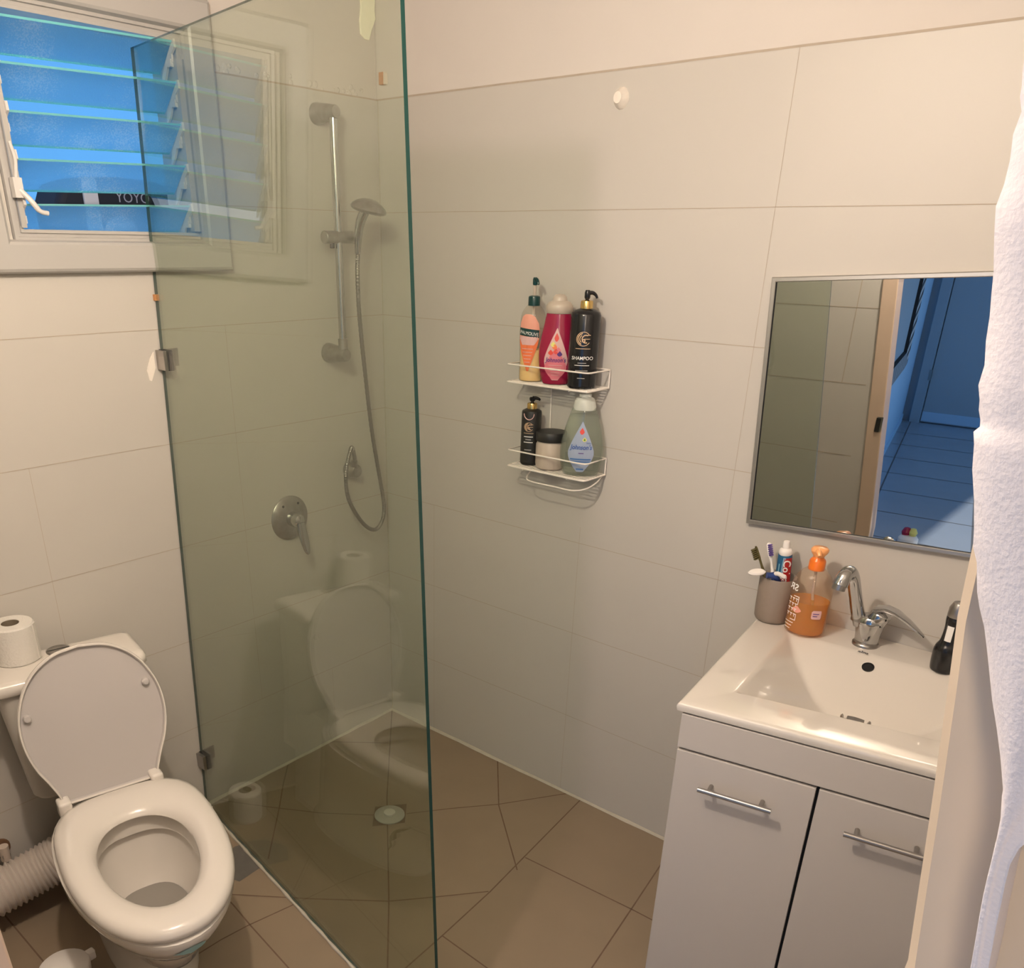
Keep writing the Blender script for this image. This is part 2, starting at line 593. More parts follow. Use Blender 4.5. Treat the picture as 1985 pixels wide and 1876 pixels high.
def grout_v(mb, f, a, z0, z1, wd=0.0011, mt='grout'):
    quad(mb, [f(a - wd / 2, z0), f(a + wd / 2, z0), f(a + wd / 2, z1), f(a - wd / 2, z1)], mt)


# wall_back (carries the mirror, basin and caddy): plane y = 0
mb = MB()
mb.box((-0.15, 0.0, -0.1), (2.6, 0.15, 2.1), 'tile')
mb.box((-0.15, 0.002, 2.1), (2.6, 0.15, H), 'plaster')
fb = lambda a, z: (a, -0.0006, z)
for z in (0.3, 0.6, 0.9, 1.2, 1.5, 1.8):
    grout_h(mb, fb, 0, 2.3, z)
grout_h(mb, fb, 0, 2.3, 2.101, 0.0045)
for a, z0, z1 in ((0.233, 0, 0.9), (0.833, 0, 0.95), (1.285, 0.6, 2.1), (1.89, 0.6, 2.1)):
    grout_v(mb, fb, a, z0, z1)
grout_v(mb, fb, 0.0035, 0, 2.1, 0.004, 'sealant')
# rough caulk along the floor
n = 30
lo, hi = [], []
for i in range(n + 1):
    a = 2.2 * i / n
    lo.append((a, -0.009 - random.uniform(0, 0.004), 0.0009))
    hi.append((a, -0.0009, 0.005 + random.uniform(0, 0.004)))
struct(mb.build('wall_back'))
mb = MB()
mb.rings([lo, hi], 'sealant', False, False, closed=False)
struct(mb.build('trim_4'))

# wall_left (window wall): plane x = 0, opening for the window
WY0, WY1, WZ0, WZ1 = -1.155, -0.655, 1.70, 2.175
mb = MB()
mb.box((-0.15, -1.85, -0.1), (0, 0.0, WZ0), 'tile')
mb.box((-0.15, WY1, WZ0), (0, 0.0, 2.1), 'tile')
mb.box((-0.15, -1.85, WZ0), (0, WY0, 2.1), 'tile')
mb.box((-0.15, WY1, 2.1), (-0.002, 0.0, H), 'plaster')
mb.box((-0.15, -1.85, 2.1), (-0.002, WY0, H), 'plaster')
mb.box((-0.15, WY0, WZ1), (-0.002, WY1, H), 'plaster')
fl = lambda a, z: (0.0006, a, z)
for z in (0.3, 0.6, 0.9, 1.2, 1.5):
    grout_h(mb, fl, -1.85, 0, z)
grout_h(mb, fl, WY1, 0, 1.8)
grout_h(mb, fl, WY1, 0, 2.101, 0.004)
for a, z0, z1 in ((-0.615, 0.3, 1.5), (-1.225, 0.6, 1.2), (-1.225, 0.0, 0.3), (-0.3, 0, 0.3)):
    grout_v(mb, fl, a, z0, z1)
lo, hi = [], []
for i in range(n + 1):
    a = -1.85 + 1.85 * i / n
    lo.append((0.009 + random.uniform(0, 0.004), a, 0.0009))
    hi.append((0.0009, a, 0.004 + random.uniform(0, 0.004)))
mb2 = MB()
mb2.rings([lo, hi], 'sealant', False, False, closed=False)
struct(mb2.build('trim_5'))
# chipped plaster edge above the tiles
for k in range(26):
    y = -0.02 - 0.55 * random.random()
    z = 2.104 + random.random() * 0.02
    s = 0.004 + 0.008 * random.random()
    mb.lathe([(s, 0), (s * 0.5, 0.0018)], 'plaster', mtx=Matrix.Translation((-0.002, y, z)) @ Matrix.Rotation(PI / 2, 4, 'Y'), n=7)
struct(mb.build('wall_left'))

# wall_front (doorway wall) and its right stub, header
mb = MB()
mb.prism([(-0.15, 0), (1.14, 0), (1.14, 0.6), (1.03, 1.6), (1.03, H), (-0.15, H)], 'y', -1.905, -1.85, 'tile')
ff = lambda a, z: (a, -1.8494, z)
for z in (0.3, 0.6, 0.9, 1.2, 1.5, 1.8):
    grout_h(mb, ff, 0, 1.03, z, 0.003)
for a in (0.33, 0.93):
    grout_v(mb, ff, a, 1.2, 2.1, 0.003)
struct(mb.build('wall_front'))

mb = MB()
mb.box((1.03, -1.905, 2.06), (2.6, -1.85, H), 'plaster')
struct(mb.build('trim_3'))

# right stub of the doorway wall: its near edge is slightly worn and uneven
mb = MB()
edge = [(0.0, 2.1290), (1.30, 2.1320), (1.4712, 2.1400), (1.5032, 2.1364), (1.5421, 2.1320), (1.585, 2.1268), (1.61, 2.1236), (1.634, 2.1222), (1.75, 2.122), (2.06, 2.122)]
rs = []
for z, x in edge:
    rs.append([(x + 0.004, -1.70, z), (x, -1.704, z), (x, -1.795, z), (x + 0.0035, -1.80, z), (3.2, -1.80, z), (3.2, -1.70, z)])
mb.rings(rs, 'jamb')
struct(mb.build('trim_2', smooth=True, angle=30))

# left door lining
mb = MB()
mb.prism([(1.115, 0), (1.178, 0), (1.178, 0.6), (1.072, 1.6), (1.072, 2.06), (1.012, 2.06), (1.012, 1.6), (1.115, 0.6)], 'y', -1.915, -1.842, 'doorwood')
struct(o := mb.build('trim_1', bevel=0.004))
mb = MB()
mb.box((1.106, -1.8425, 1.020), (1.130, -1.8405, 1.080), 'chrome_dull')
mb.box((1.104, -1.8415, 1.018), (1.122, -1.8385, 1.075), 'black_m')
mb.build('strike_plate', o)

mb = MB()
mb.box((2.17, -1.70, 0), (2.3, 0.0, H), 'tile')
struct(mb.build('wall_right'))

mb = MB()
mb.box((-0.15, -1.97, H), (2.6, 0.15, H + 0.1), 'plaster')
struct(mb.build('ceiling'))
mb = MB()
mb.box((-1.2, -9.2, 2.6), (3.0, -1.97, 2.7), 'plaster')
struct(mb.build('ceiling'))

# hallway walls
mb = MB()
mb.prism([(0.895, -1.92), (-0.55, -9.0), (-0.75, -9.0), (0.70, -1.92)], 'z', 0, 2.6, 'hallwall')
struct(mb.build('wall_hallway_left'))
mb = MB()
mb.prism([(0.898, -1.99), (-0.42, -8.42), (-0.44, -8.42), (0.88, -1.99)], 'z', 0, 0.075, 'hallwall')
struct(mb.build('baseboard_hallway'))
mb = MB()
mb.box((3.0, -3.6, 0), (3.1, -1.70, 2.6), 'plaster')  # unseen wall added to keep blue sky light off the towel
struct(mb.build('wall_hallway_light_block'))
mb = MB()
mb.box((-0.75, -8.75, 0), (3.0, -8.5, 2.6), 'halldoor')
struct(mb.build('wall_hallway_end'))
d = empty('door_1', (0.1, -8.45, 0))
struct(d)
mb = MB()
mb.box((-0.24, -8.50, 0.01), (0.62, -8.455, 2.05), 'halldoor')
mb.box((-0.24, -8.457, 0.02), (0.62, -8.448, 0.12), 'hallwall')
o = mb.build('door_panel')
o.parent = d
o.matrix_parent_inverse = Matrix.Translation(d.location).inverted()
mb = MB()
mb.box((-0.35, -8.50, 0), (-0.25, -8.42, 2.12), 'halldoor')
mb.box((-0.262, -8.425, 0.45), (-0.235, -8.415, 0.56), 'chrome_dull')
o = mb.build('door_frame')
o.parent = d
o.matrix_parent_inverse = Matrix.Translation(d.location).inverted()


def attach(o, p):
    o.parent = p
    bpy.context.view_layer.update()
    o.matrix_parent_inverse = p.matrix_world.inverted()
    return o


# ================================================================== WINDOW
win = empty('window_1', (0, -0.91, 1.64))
struct(win)
bpy.context.view_layer.update()
# wide moulded casing on the wall
mb = MB()
def frame_loft(mb, outer, steps, mt):
    """steps: list of (inset, x); rectangular rings in the yz plane"""
    y0, y1, z0, z1 = outer
    rs = []
    for ins, x in steps:
        rs.append([(x, y0 + ins, z0 + ins), (x, y1 - ins, z0 + ins), (x, y1 - ins, z1 - ins), (x, y0 + ins, z1 - ins)])
    mb.rings(rs, mt, False, False)
frame_loft(mb, (-1.235, -0.582, 1.640, 2.245), [(0, -0.001), (0, 0.018), (0.004, 0.024), (0.010, 0.027), (0.060, 0.020), (0.066, 0.016), (0.070, 0.004), (0.074, -0.03)], 'pvc')
attach(mb.build('window_casing', smooth=True, angle=20), win)
# sash frame
mb = MB()
frame_loft(mb, (-1.152, -0.650, 1.706, 2.178), [(0, -0.005), (0.002, 0.003), (0.010, 0.003), (0.011, -0.004), (0.018, -0.004), (0.019, 0.0), (0.026, -0.001), (0.027, -0.06), (0.0, -0.06)], 'pvc')
mb.box((-0.012, -0.684, 1.735), (0.008, -0.668, 2.115), 'pvc')
mb.box((-0.010, -0.668, 1.735), (0.007, -0.6615, 2.115), 'gasket')
mb.box((-0.012, -1.132, 1.735), (0.004, -1.119, 2.130), 'pvc')
mb.box((0.002, -1.134, 1.74), (0.005, -1.131, 2.12), 'gasket')
attach(mb.build('window_frame', smooth=True, angle=20), win)
tops = [2.148, 2.064, 1.975, 1.884, 1.794]
for i, z in enumerate(tops):
    mb = MB()
    x0, x1 = 0.006, -0.058
    dz = 0.060
    y0, y1 = -1.114, -0.690
    nrm = Vector((dz, 0, x0 - x1)).normalized() * 0.0028
    a = Vector((x0, 0, z))
    b = Vector((x1, 0, z - dz))
    sec = [a + nrm, b + nrm, b - nrm, a - nrm]
    vs = [(p.x, y0, p.z - 0.012) for p in sec] + [(p.x, y1, p.z) for p in sec]
    mb.add(vs, [(0, 1, 5, 4), (2, 3, 7, 6), (0, 3, 2, 1), (4, 5, 6, 7)], 'slat')
    mb.add(vs, [(3, 0, 4, 7), (1, 2, 6, 5)], 'slat_edge')
    attach(mb.build('louver_slat'), win)
    for yy in (y0 - 0.004, y1 + 0.004):
        mb = MB()
        prof = [(0.010, z + 0.006), (0.012, z - 0.012), (-0.004, z - 0.024), (-0.003, z - 0.040), (-0.024, z - 0.046), (-0.040, z - 0.072), (-0.058, z - 0.088), (-0.050, z - 0.058), (-0.018, z - 0.022), (0.0, z + 0.004)]
        mb.prism(prof, 'y', yy - 0.003, yy + 0.003, 'bracket')
        mb.box((-0.02, yy - 0.006, z - 0.050), (-0.006, yy + 0.006, z - 0.034), 'bracket')
        attach(mb.build('louver_clip'), win)
mb = MB()
mb.tube(spline([(0.006, -1.125, 1.905), (0.012, -1.122, 1.87), (0.012, -1.128, 1.83), (0.014, -1.126, 1.80)], 6), 0.004, 'bracket')
mb.box((0.004, -1.140, 1.795), (0.022, -1.120, 1.835), 'bracket')
mb.tube(spline([(0.018, -1.126, 1.81), (0.03, -1.112, 1.79), (0.034, -1.098, 1.77), (0.036, -1.080, 1.765)], 6), [0.006] * 12 + [0.005] * 7, 'bracket')
attach(mb.build('louver_lever', smooth=True), win)

# ---- what stands outside on the ledge
mb = MB()
mb.box((-1.34, -2.2, 1.20), (-0.16, 0.6, 1.26), 'plaster')
struct(mb.build('floor'))
mb = MB()
mb.box((-1.45, -2.2, 1.20), (-1.35, -0.99, 1.90), 'sunwall')
struct(mb.build('wall_outside'))
mb = MB()
mb.box((-2.7, -5.0, -0.5), (-2.6, 4.0, 3.3), 'bluewall')
struct(mb.build('wall_outside'))

bag = empty('stroller_bag', (-0.33, -0.76, 1.26))
tag(bag, 'black folded stroller bag with grey lettering outside the louvered window', 'stroller bag')
bpy.context.view_layer.update()
mb = MB()
prof = [(-0.90, 1.26), (-0.55, 1.26), (-0.545, 1.84), (-0.60, 1.862), (-0.72, 1.868), (-0.82, 1.862), (-0.885, 1.845), (-0.905, 1.80)]
mb.prism(prof, 'x', -0.42, -0.27, 'fabric_bk')
attach(mb.build('bag_body', bevel=0.02, seg=3, smooth=True), bag)
mb = MB()
put_text(mb, 'YOYO', 0.036, lambda s, z: (-0.268, -0.690 + s, 1.817 + z), 'yoyo')
attach(mb.build('lettering'), bag)
mb = MB()
mb.box((-0.268, -0.835, 1.70), (-0.262, -0.795, 1.862), 'fabric_w')
mb.lathe([(0.001, 0.0), (0.05, 0.002), (0.052, 0.01), (0.03, 0.014)], 'fabric_w', mtx=Matrix.Translation((-0.268, -0.74, 1.72)) @ Matrix.Rotation(PI / 2, 4, 'Y'), n=24)
attach(mb.build('strap'), bag)
mb = MB()
mb.prism([(-0.61, 1.26), (-0.47, 1.26), (-0.47, 1.86), (-0.60, 1.86)], 'x', -0.25, -0.20, 'fabric_bk')
mb.prism([(-0.608, 1.81), (-0.50, 1.81), (-0.50, 1.845), (-0.60, 1.845)], 'x', -0.2, -0.195, 'tube_red')
tag(mb.build('folded_cloth', bevel=0.006), 'dark cloth with a red band beside the stroller bag outside the window', 'cloth')

# ================================================================== GLASS SCREEN
scr = empty('shower_screen', (0, -0.878, 0))
tag(scr, 'frameless green-tinted glass shower screen standing between toilet and shower', 'shower screen')
bpy.context.view_layer.update()
gn = Vector((0.16, 0.986, -0.038)).normalized()
corn = [Vector((0.004, -0.8785, 0.003)), Vector((1.250, -1.080, 0.003)), Vector((1.0605, -0.968, 2.12)), Vector((0.004, -0.7965, 2.12))]
vs = [c + gn * 0.004 for c in corn] + [c - gn * 0.004 for c in corn]
mb = MB()
mb.add(vs, [(0, 1, 2, 3), (7, 6, 5, 4)], 'glass')
mb.add(vs, [(i, (i + 1) % 4, 4 + (i + 1) % 4, 4 + i) for i in range(4)], 'glass_edge')
attach(mb.build('glass_panel'), scr)
mb = MB()
pts = []
for i in range(40):
    t = 0.008 + 0.992 * i / 39
    p = corn[0].lerp(corn[1], t) - gn * 0.006
    pts.append((p.x, p.y - 0.001, 0.002 + 0.001 * math.sin(i * 1.7)))
mb.tube(pts, [0.0045 + 0.0012 * math.sin(i * 2.3) for i in range(40)], 'sealant', n=8)
attach(mb.build('sealant_bead', smooth=True), scr)
for zc, col in ((1.425, 'nickel'), (0.185, 'nickel')):
    mb = MB()
    y = -0.878 + 0.082 * zc / 2.12
    mb.box((0.001, y - 0.018, zc - 0.025), (0.040, y - 0.006, zc + 0.025), col)
    mb.box((0.001, y + 0.006, zc - 0.025), (0.040, y + 0.014, zc + 0.025), col)
    mb.box((0.0005, y + 0.006, zc - 0.020), (0.004, y + 0.048, zc + 0.026), col)
    mb.box((0.001, y - 0.0075, zc - 0.026), (0.043, y + 0.0075, zc + 0.026), 'rubber')
    attach(mb.build('wall_clamp', bevel=0.001), scr)

mb = MB()
mb.box((0.0, -0.826, 1.571), (0.012, -0.814, 1.586), 'brown')
tag(mb.build('foam_spacer', bevel=0.001), 'tiny brown spacer stuck to the wall above the upper glass clamp', 'spacer')
mb = MB()
mb.box((0.021, -0.012, 2.137), (0.038, 0.002, 2.168), 'brown')
mb.box((0.038, -0.010, 2.137), (0.045, 0.002, 2.168), 'cab_edge')
tag(mb.build('foam_block', bevel=0.001), 'small orange-brown block stuck on the plaster near the shower corner', 'block')
mb = MB()
pts = [(-0.058, 2.36), (-0.020, 2.36), (-0.001, 2.345), (-0.004, 2.32), (-0.001, 2.30), (-0.018, 2.27), (-0.028, 2.245), (-0.045, 2.247), (-0.052, 2.252), (-0.060, 2.256), (-0.062, 2.29), (-0.056, 2.32)]
mb.prism(pts, 'x', -0.003, 0.004, 'putty')
tag(mb.build('putty_patch', bevel=0.0015), 'cream putty patch smeared on plaster high in the shower corner', 'putty patch')
mb = MB()
mb.prism([(-0.846, 1.445), (-0.858, 1.43), (-0.872, 1.40), (-0.868, 1.375), (-0.862, 1.372), (-0.852, 1.392), (-0.846, 1.405)], 'x', 0.0, 0.0015, 'filler')
tag(mb.build('filler_patch'), 'pale filler patch on the tiles left of the upper glass clamp', 'filler patch')
mb = MB()
mb.lathe([(0.021, 0), (0.019, 0.006), (0.013, 0.014), (0.011, 0.02), (0.001, 0.021)], 'filler', mtx=Matrix.Translation((0.856, 0.0, 2.041)) @ Matrix.Rotation(PI / 2, 4, 'X'), n=14, ky=1.15)
tag(mb.build('putty_lump', smooth=True, angle=50), 'round putty lump plugging a hole high on the mirror wall', 'putty lump')

# ================================================================== DRAIN
dr = empty('floor_drain', (0.499, -0.505, 0))
tag(dr, 'round pale floor drain cover in the shower floor', 'drain')
mb = MB()
mb.lathe([(0.050, 0.0), (0.050, 0.004), (0.045, 0.007), (0.012, 0.008), (0.001, 0.008)], 'drain', n=32)
mb.build('cover', dr, smooth=True)
mb = MB()
mb.lathe([(0.020, 0.008), (0.019, 0.014), (0.012, 0.018), (0.001, 0.018)], 'ceramic_dim', n=20)
mb.build('knob', dr, smooth=True)

# ================================================================== SHOWER RAIL
rail = empty('shower_rail', (0.0, -0.235, 1.40))
tag(rail, 'vertical chrome shower riser rail on the tiles with slider bracket', 'shower rail')
bpy.context.view_layer.update()
RX, RY = 0.070, -0.240
mb = MB()
mb.tube([(RX, RY, 1.405), (RX, RY, 2.04)], 0.0115, 'chrome', n=20)
attach(mb.build('rail_tube', smooth=True), rail)
def xcyl(x0, x1, r0, r1, y, z):
    return Matrix.Translation((x0, y, z)) @ Matrix.Rotation(PI / 2, 4, 'Y'), [(r0, 0), (r0, 0.006), (r1, x1 - x0 - 0.003), (r1 * 0.9, x1 - x0)]
mb = MB()
m, p = xcyl(0, 0.085, 0.028, 0.0165, RY, 2.043)
mb.lathe(p, 'chrome_dull', mtx=m, n=28)
attach(mb.build('upper_bracket', smooth=True), rail)
mb = MB()
m, p = xcyl(0, 0.086, 0.030, 0.019, RY, 1.398)
mb.lathe(p, 'chrome_dull', mtx=m, n=28)
mb.tube([(RX, RY, 1.405), (RX, RY, 1.445)], 0.0145, 'nickel', n=20)
attach(mb.build('lower_bracket', smooth=True), rail)
mb = MB()
mb.tube([(RX, RY - 0.055, 1.727), (RX, RY + 0.055, 1.729)], 0.0175, 'chrome_dull', n=24)
mb.tube([(RX, RY - 0.025, 1.715), (RX, RY - 0.025, 1.698)], 0.007, 'black_m', n=12)
attach(mb.build('slider', smooth=True, bevel=0.002), rail)

hs = empty('hand_shower', (RX + 0.028, RY + 0.048, 1.70))
tag(hs, 'chrome hand shower with domed round head held by the rail slider', 'hand shower')
bpy.context.view_layer.update()
mb = MB()
pts = spline([(0.098, -0.190, 1.685), (0.106, -0.193, 1.73), (0.122, -0.197, 1.77), (0.150, -0.200, 1.803)], 6)
mb.tube(pts, [0.0085 + 0.006 * min(1, i / 12) for i in range(len(pts))], 'chrome', n=16)
attach(mb.build('handle', smooth=True), hs)
mb = MB()
hm = Matrix.Translation((0.165, -0.203, 1.806)) @ Matrix.Rotation(math.radians(14), 4, 'Y') @ Matrix.Rotation(math.radians(-4), 4, 'X')
mb.lathe([(0.001, -0.012), (0.045, -0.012), (0.051, -0.008), (0.053, -0.004), (0.048, 0.004), (0.036, 0.013), (0.020, 0.020), (0.001, 0.023)], 'chrome_dull', mtx=hm, n=36)
attach(mb.build('spray_head', smooth=True, angle=50), hs)
mb = MB()
for k in range(26):
    a = k * 2.4
    r = 0.0065 * math.sqrt(k)
    mb.lathe([(0.0016, -0.0145), (0.0016, -0.011)], 'rubber', mtx=hm @ Matrix.Translation((r * math.cos(a), r * math.sin(a), 0)), n=6)
attach(tag(mb.build('spray_nozzles'), kind='stuff'), hs)

# hose: corrugated metal
mb = MB()
hp = spline([(0.098, -0.190, 1.685), (0.095, -0.192, 1.62), (0.085, -0.180, 1.50), (0.075, -0.155, 1.33), (0.065, -0.125, 1.15), (0.058, -0.088, 0.98),
             (0.055, -0.068, 0.88), (0.055, -0.078, 0.825), (0.058, -0.115, 0.80), (0.062, -0.165, 0.825), (0.066, -0.215, 0.885), (0.068, -0.247, 0.95),
             (0.068, -0.250, 1.03), (0.066, -0.225, 1.095), (0.060, -0.210, 1.100), (0.052, -0.195, 1.065), (0.045, -0.190, 1.045)], 40)
mb.tube(hp, [0.0072 if (i % 4) < 2 else 0.0062 for i in range(len(hp))], 'hose', n=10)
tag(mb.build('shower_hose', smooth=True, angle=60), 'long looping grey metal shower hose hanging beside the riser rail', 'hose')

el = empty('hose_outlet', (0.0, -0.175, 1.015))
tag(el, 'round chrome wall outlet where the shower hose ends', 'hose outlet')
bpy.context.view_layer.update()
mb = MB()
m, p = xcyl(0, 0.045, 0.026, 0.022, -0.178, 1.015)
mb.lathe(p, 'chrome_dull', mtx=m, n=28)
attach(mb.build('outlet_body', smooth=True), el)
mb = MB()
mb.tube([(0.036, -0.182, 1.03), (0.043, -0.189, 1.052)], 0.0105, 'nickel', n=16)
attach(mb.build('hose_nut', smooth=True), el)

mx = empty('shower_mixer', (0, -0.44, 0.90))
tag(mx, 'chrome concealed shower mixer with round plate and single lever', 'shower mixer')
bpy.context.view_layer.update()
mb = MB()
mb.lathe([(0.073, 0), (0.073, 0.003), (0.068, 0.008), (0.045, 0.013), (0.030, 0.016), (0.001, 0.016)], 'chrome_dull', mtx=Matrix.Translation((0, -0.442, 0.902)) @ Matrix.Rotation(PI / 2, 4, 'Y'), n=40)
for dy, dz in ((-0.03, 0.045), (0.03, 0.045)):
    mb.lathe([(0.004, 0.008), (0.004, 0.0125)], 'dark', mtx=Matrix.Translation((0, -0.442 + dy, 0.902 + dz)) @ Matrix.Rotation(PI / 2, 4, 'Y'), n=10)
attach(mb.build('wall_plate', smooth=True), mx)
mb = MB()
mb.lathe([(0.024, 0.012), (0.024, 0.045), (0.020, 0.055), (0.010, 0.061), (0.001, 0.062)], 'chrome', mtx=Matrix.Translation((0, -0.442, 0.902)) @ Matrix.Rotation(PI / 2, 4, 'Y'), n=28)
attach(mb.build('cartridge_cap', smooth=True), mx)
mb = MB()
rs = []
for t, hw, th in ((0, 0.017, 0.012), (0.3, 0.018, 0.010), (0.6, 0.017, 0.007), (0.85, 0.013, 0.005), (0.97, 0.008, 0.004), (1.0, 0.003, 0.002)):
    c = Vector((0.052 + 0.018 * t, -0.442 + 0.012 * t, 0.898 - 0.108 * t))
    rs.append([c + Vector((math.cos(a) * th, math.sin(a) * hw, 0)) for a in [2 * PI * k / 14 for k in range(14)]])
mb.rings(rs, 'chrome')
attach(mb.build('lever', smooth=True, angle=60), mx)


# ================================================================== WIRE CADDY
cad = empty('shower_caddy', (0.76, 0.0, 1.10))
tag(cad, 'white two-tier wire shower caddy hung on the tiled wall', 'caddy')
bpy.context.view_layer.update()
WR = 0.0022
def shelf(x0, x1, z, zr):
    y0, y1 = -0.006, -0.112
    c = 0.012
    def rim(zz, wr=WR):
        m2 = MB()
        m2.tube([(x0, y0, zz), (x0, y1 + c, zz), (x0 + c * 0.3, y1 + c * 0.3, zz), (x0 + c, y1, zz), (x1 - c, y1, zz), (x1 - c * 0.3, y1 + c * 0.3, zz), (x1, y1 + c, zz), (x1, y0, zz)], wr, 'wire', n=8)
        m2.tube([(x0, y0, zz), (x1, y0, zz)], wr, 'wire', n=8)
        return m2
    b = rim(zr)
    for x in (x0, x1):
        b.tube([(x, y0, z), (x, y0, zr)], WR, 'wire', n=8)
    attach(b.build('guard_rail', smooth=True), cad)
    b = rim(z, 0.0026)
    for k in range(7):
        y = y0 + (y1 - y0) * (k + 1) / 8
        b.tube([(x0, y, z), (x1, y, z)], 0.0015, 'wire', n=6)
    for x in (x0 + 0.06, x1 - 0.06):
        b.tube([(x, y0, z - 0.003), (x, y1, z - 0.003)], 0.0018, 'wire', n=6)
    attach(b.build('wire_shelf', smooth=True), cad)
shelf(0.617, 0.893, 1.362, 1.410)
shelf(0.630, 0.905, 1.123, 1.170)
mb = MB()
for x in (0.70, 0.82):
    mb.tube([(x, -0.004, 1.41), (x + 0.006, -0.004, 1.12)], 0.002, 'wire', n=8)
attach(mb.build('back_wire', smooth=True), cad)
mb = MB()
mb.tube(spline([(0.675, -0.010, 1.121), (0.676, -0.05, 1.105), (0.69, -0.09, 1.092), (0.72, -0.105, 1.088), (0.80, -0.105, 1.088), (0.86, -0.105, 1.088), (0.893, -0.085, 1.094), (0.905, -0.05, 1.107), (0.900, -0.010, 1.121)], 6), 0.0022, 'wire', n=8)
attach(mb.build('towel_bar', smooth=True), cad)


# ---- bottles
def bottle_frame(prof, kd):
    """returns width-at-height and surface mapper for an oval bottle with profile [(halfwidth, z)], depth ratio kd, facing -y"""
    def W(z):
        for (r0, z0), (r1, z1) in zip(prof[:-1], prof[1:]):
            if z0 <= z <= z1 and z1 > z0:
                return r0 + (r1 - r0) * (z - z0) / (z1 - z0)
        return prof[-1][0]
    def f(s, z, off=0.0007):
        wz = max(W(z), 1e-4)
        q = max(-0.97, min(0.97, s / wz))
        a = math.asin(q)
        return ((wz + off) * math.sin(a), -(wz + off) * kd * math.cos(a) - off * 0.4, z)
    return W, f


def smooth_prof(pts, n=5):
    sp = spline([(p[0], 0, p[1]) for p in pts], n)
    return [(max(0.001, p.x), p.z) for p in sp]


def pump(parent, z, mt, collar_mt, rc, hc, spout_dir, spout_len=0.035, stem=0.02, head_r=0.009, head_h=0.016, stem_mt=None, slim=False):
    mb = MB()
    mb.lathe([(rc, z), (rc, z + hc * 0.85), (rc * 0.93, z + hc), (rc * 0.5, z + hc + 0.002)], collar_mt, n=26)
    mb.build('collar', parent, smooth=True)
    mb = MB()
    z2 = z + hc
    mb.lathe([(0.0045, z2 - 0.004), (0.0045, z2 + stem)], stem_mt or mt, n=12)
    zt = z2 + stem
    mb.lathe([(head_r * 0.8, zt - 0.002), (head_r, zt + 0.002), (head_r, zt + head_h * 0.7), (head_r * 0.7, zt + head_h), (0.001, zt + head_h)], mt, n=18)
    if spout_len > 0:
        dx, dy = math.cos(spout_dir), math.sin(spout_dir)
        pts = spline([(0, 0, zt + head_h * 0.62), (dx * spout_len * 0.5, dy * spout_len * 0.5, zt + head_h * 0.66), (dx * spout_len * 0.85, dy * spout_len * 0.85, zt + head_h * 0.38), (dx * spout_len, dy * spout_len, zt + head_h * 0.0)], 4)
        mb.tube(pts, [0.006 - 0.003 * i / (len(pts) - 1) for i in range(len(pts))], mt, n=10)
    mb.build('pump_head', parent, smooth=True)


FACE = math.radians(30)
# peach hand-wash bottle with raised green pump
b = empty('handwash_bottle', (0.664, -0.058, 1.3646), math.radians(22))
tag(b, 'clear handwash bottle of yellow soap, peach label and raised dark green pump', 'bottle')
prof = smooth_prof([(0.030, 0.0), (0.0345, 0.006), (0.0345, 0.06), (0.037, 0.10), (0.0365, 0.15), (0.033, 0.178), (0.022, 0.196), (0.016, 0.201)])
mb = MB(); mb.lathe(prof, 'clear', ky=0.80, n=36); mb.build('body', b, smooth=True)
W, f = bottle_frame(prof, 0.80)
mb = MB()
inner = [(r * 0.95, z + 0.001) for r, z in prof if z < 0.088]
mb.lathe(inner, 'yellow', ky=0.80, n=32); mb.build('liquid', b, smooth=True)
mb = MB(); mb.tube([(0, 0, 0.02), (0, 0, 0.20)], 0.004, 'cap_clear', n=8); mb.build('dip_tube', b)
mb = MB()
strip_poly(mb, [(0.028, -0.006, -0.002), (0.05, -0.016, 0.006), (0.08, -0.026, 0.016), (0.10, -0.030, 0.022), (0.112, -0.031, 0.024)], f, 'orange_l')
strip_poly(mb, [(0.112, -0.031, 0.024), (0.13, -0.032, 0.026), (0.155, -0.030, 0.022), (0.172, -0.024, 0.012), (0.178, -0.016, 0.0)], f, 'peach')
f2 = lambda s, z: f(s, z, 0.0012)
strip_poly(mb, [(0.098, -0.022, 0.012), (0.110, -0.028, 0.020), (0.120, -0.028, 0.021)], f2, 'pale_pink')
strip_poly(mb, [(0.120, -0.031, 0.024), (0.140, -0.031, 0.024)], lambda s, z: f2(s, z - s * 0.10), 'green')
put_text(mb, 'PALMOLIVE', 0.0125, lambda s, z: f(s * 0.80 - 0.003, z + 0.1285 - s * 0.1, 0.0018), 'print_w')
for k in range(5):
    line_dec(mb, f2, -0.022 + k * 0.002, 0.010 - k * 0.002, 0.088 - k * 0.009, 0.0016, 'pale_pink')
mb.build('label', b)
pump(b, 0.199, 'green', 'green', 0.0165, 0.024, -0.9, 0.022, stem=0.030, head_r=0.0065, head_h=0.018, stem_mt='cap_clear')

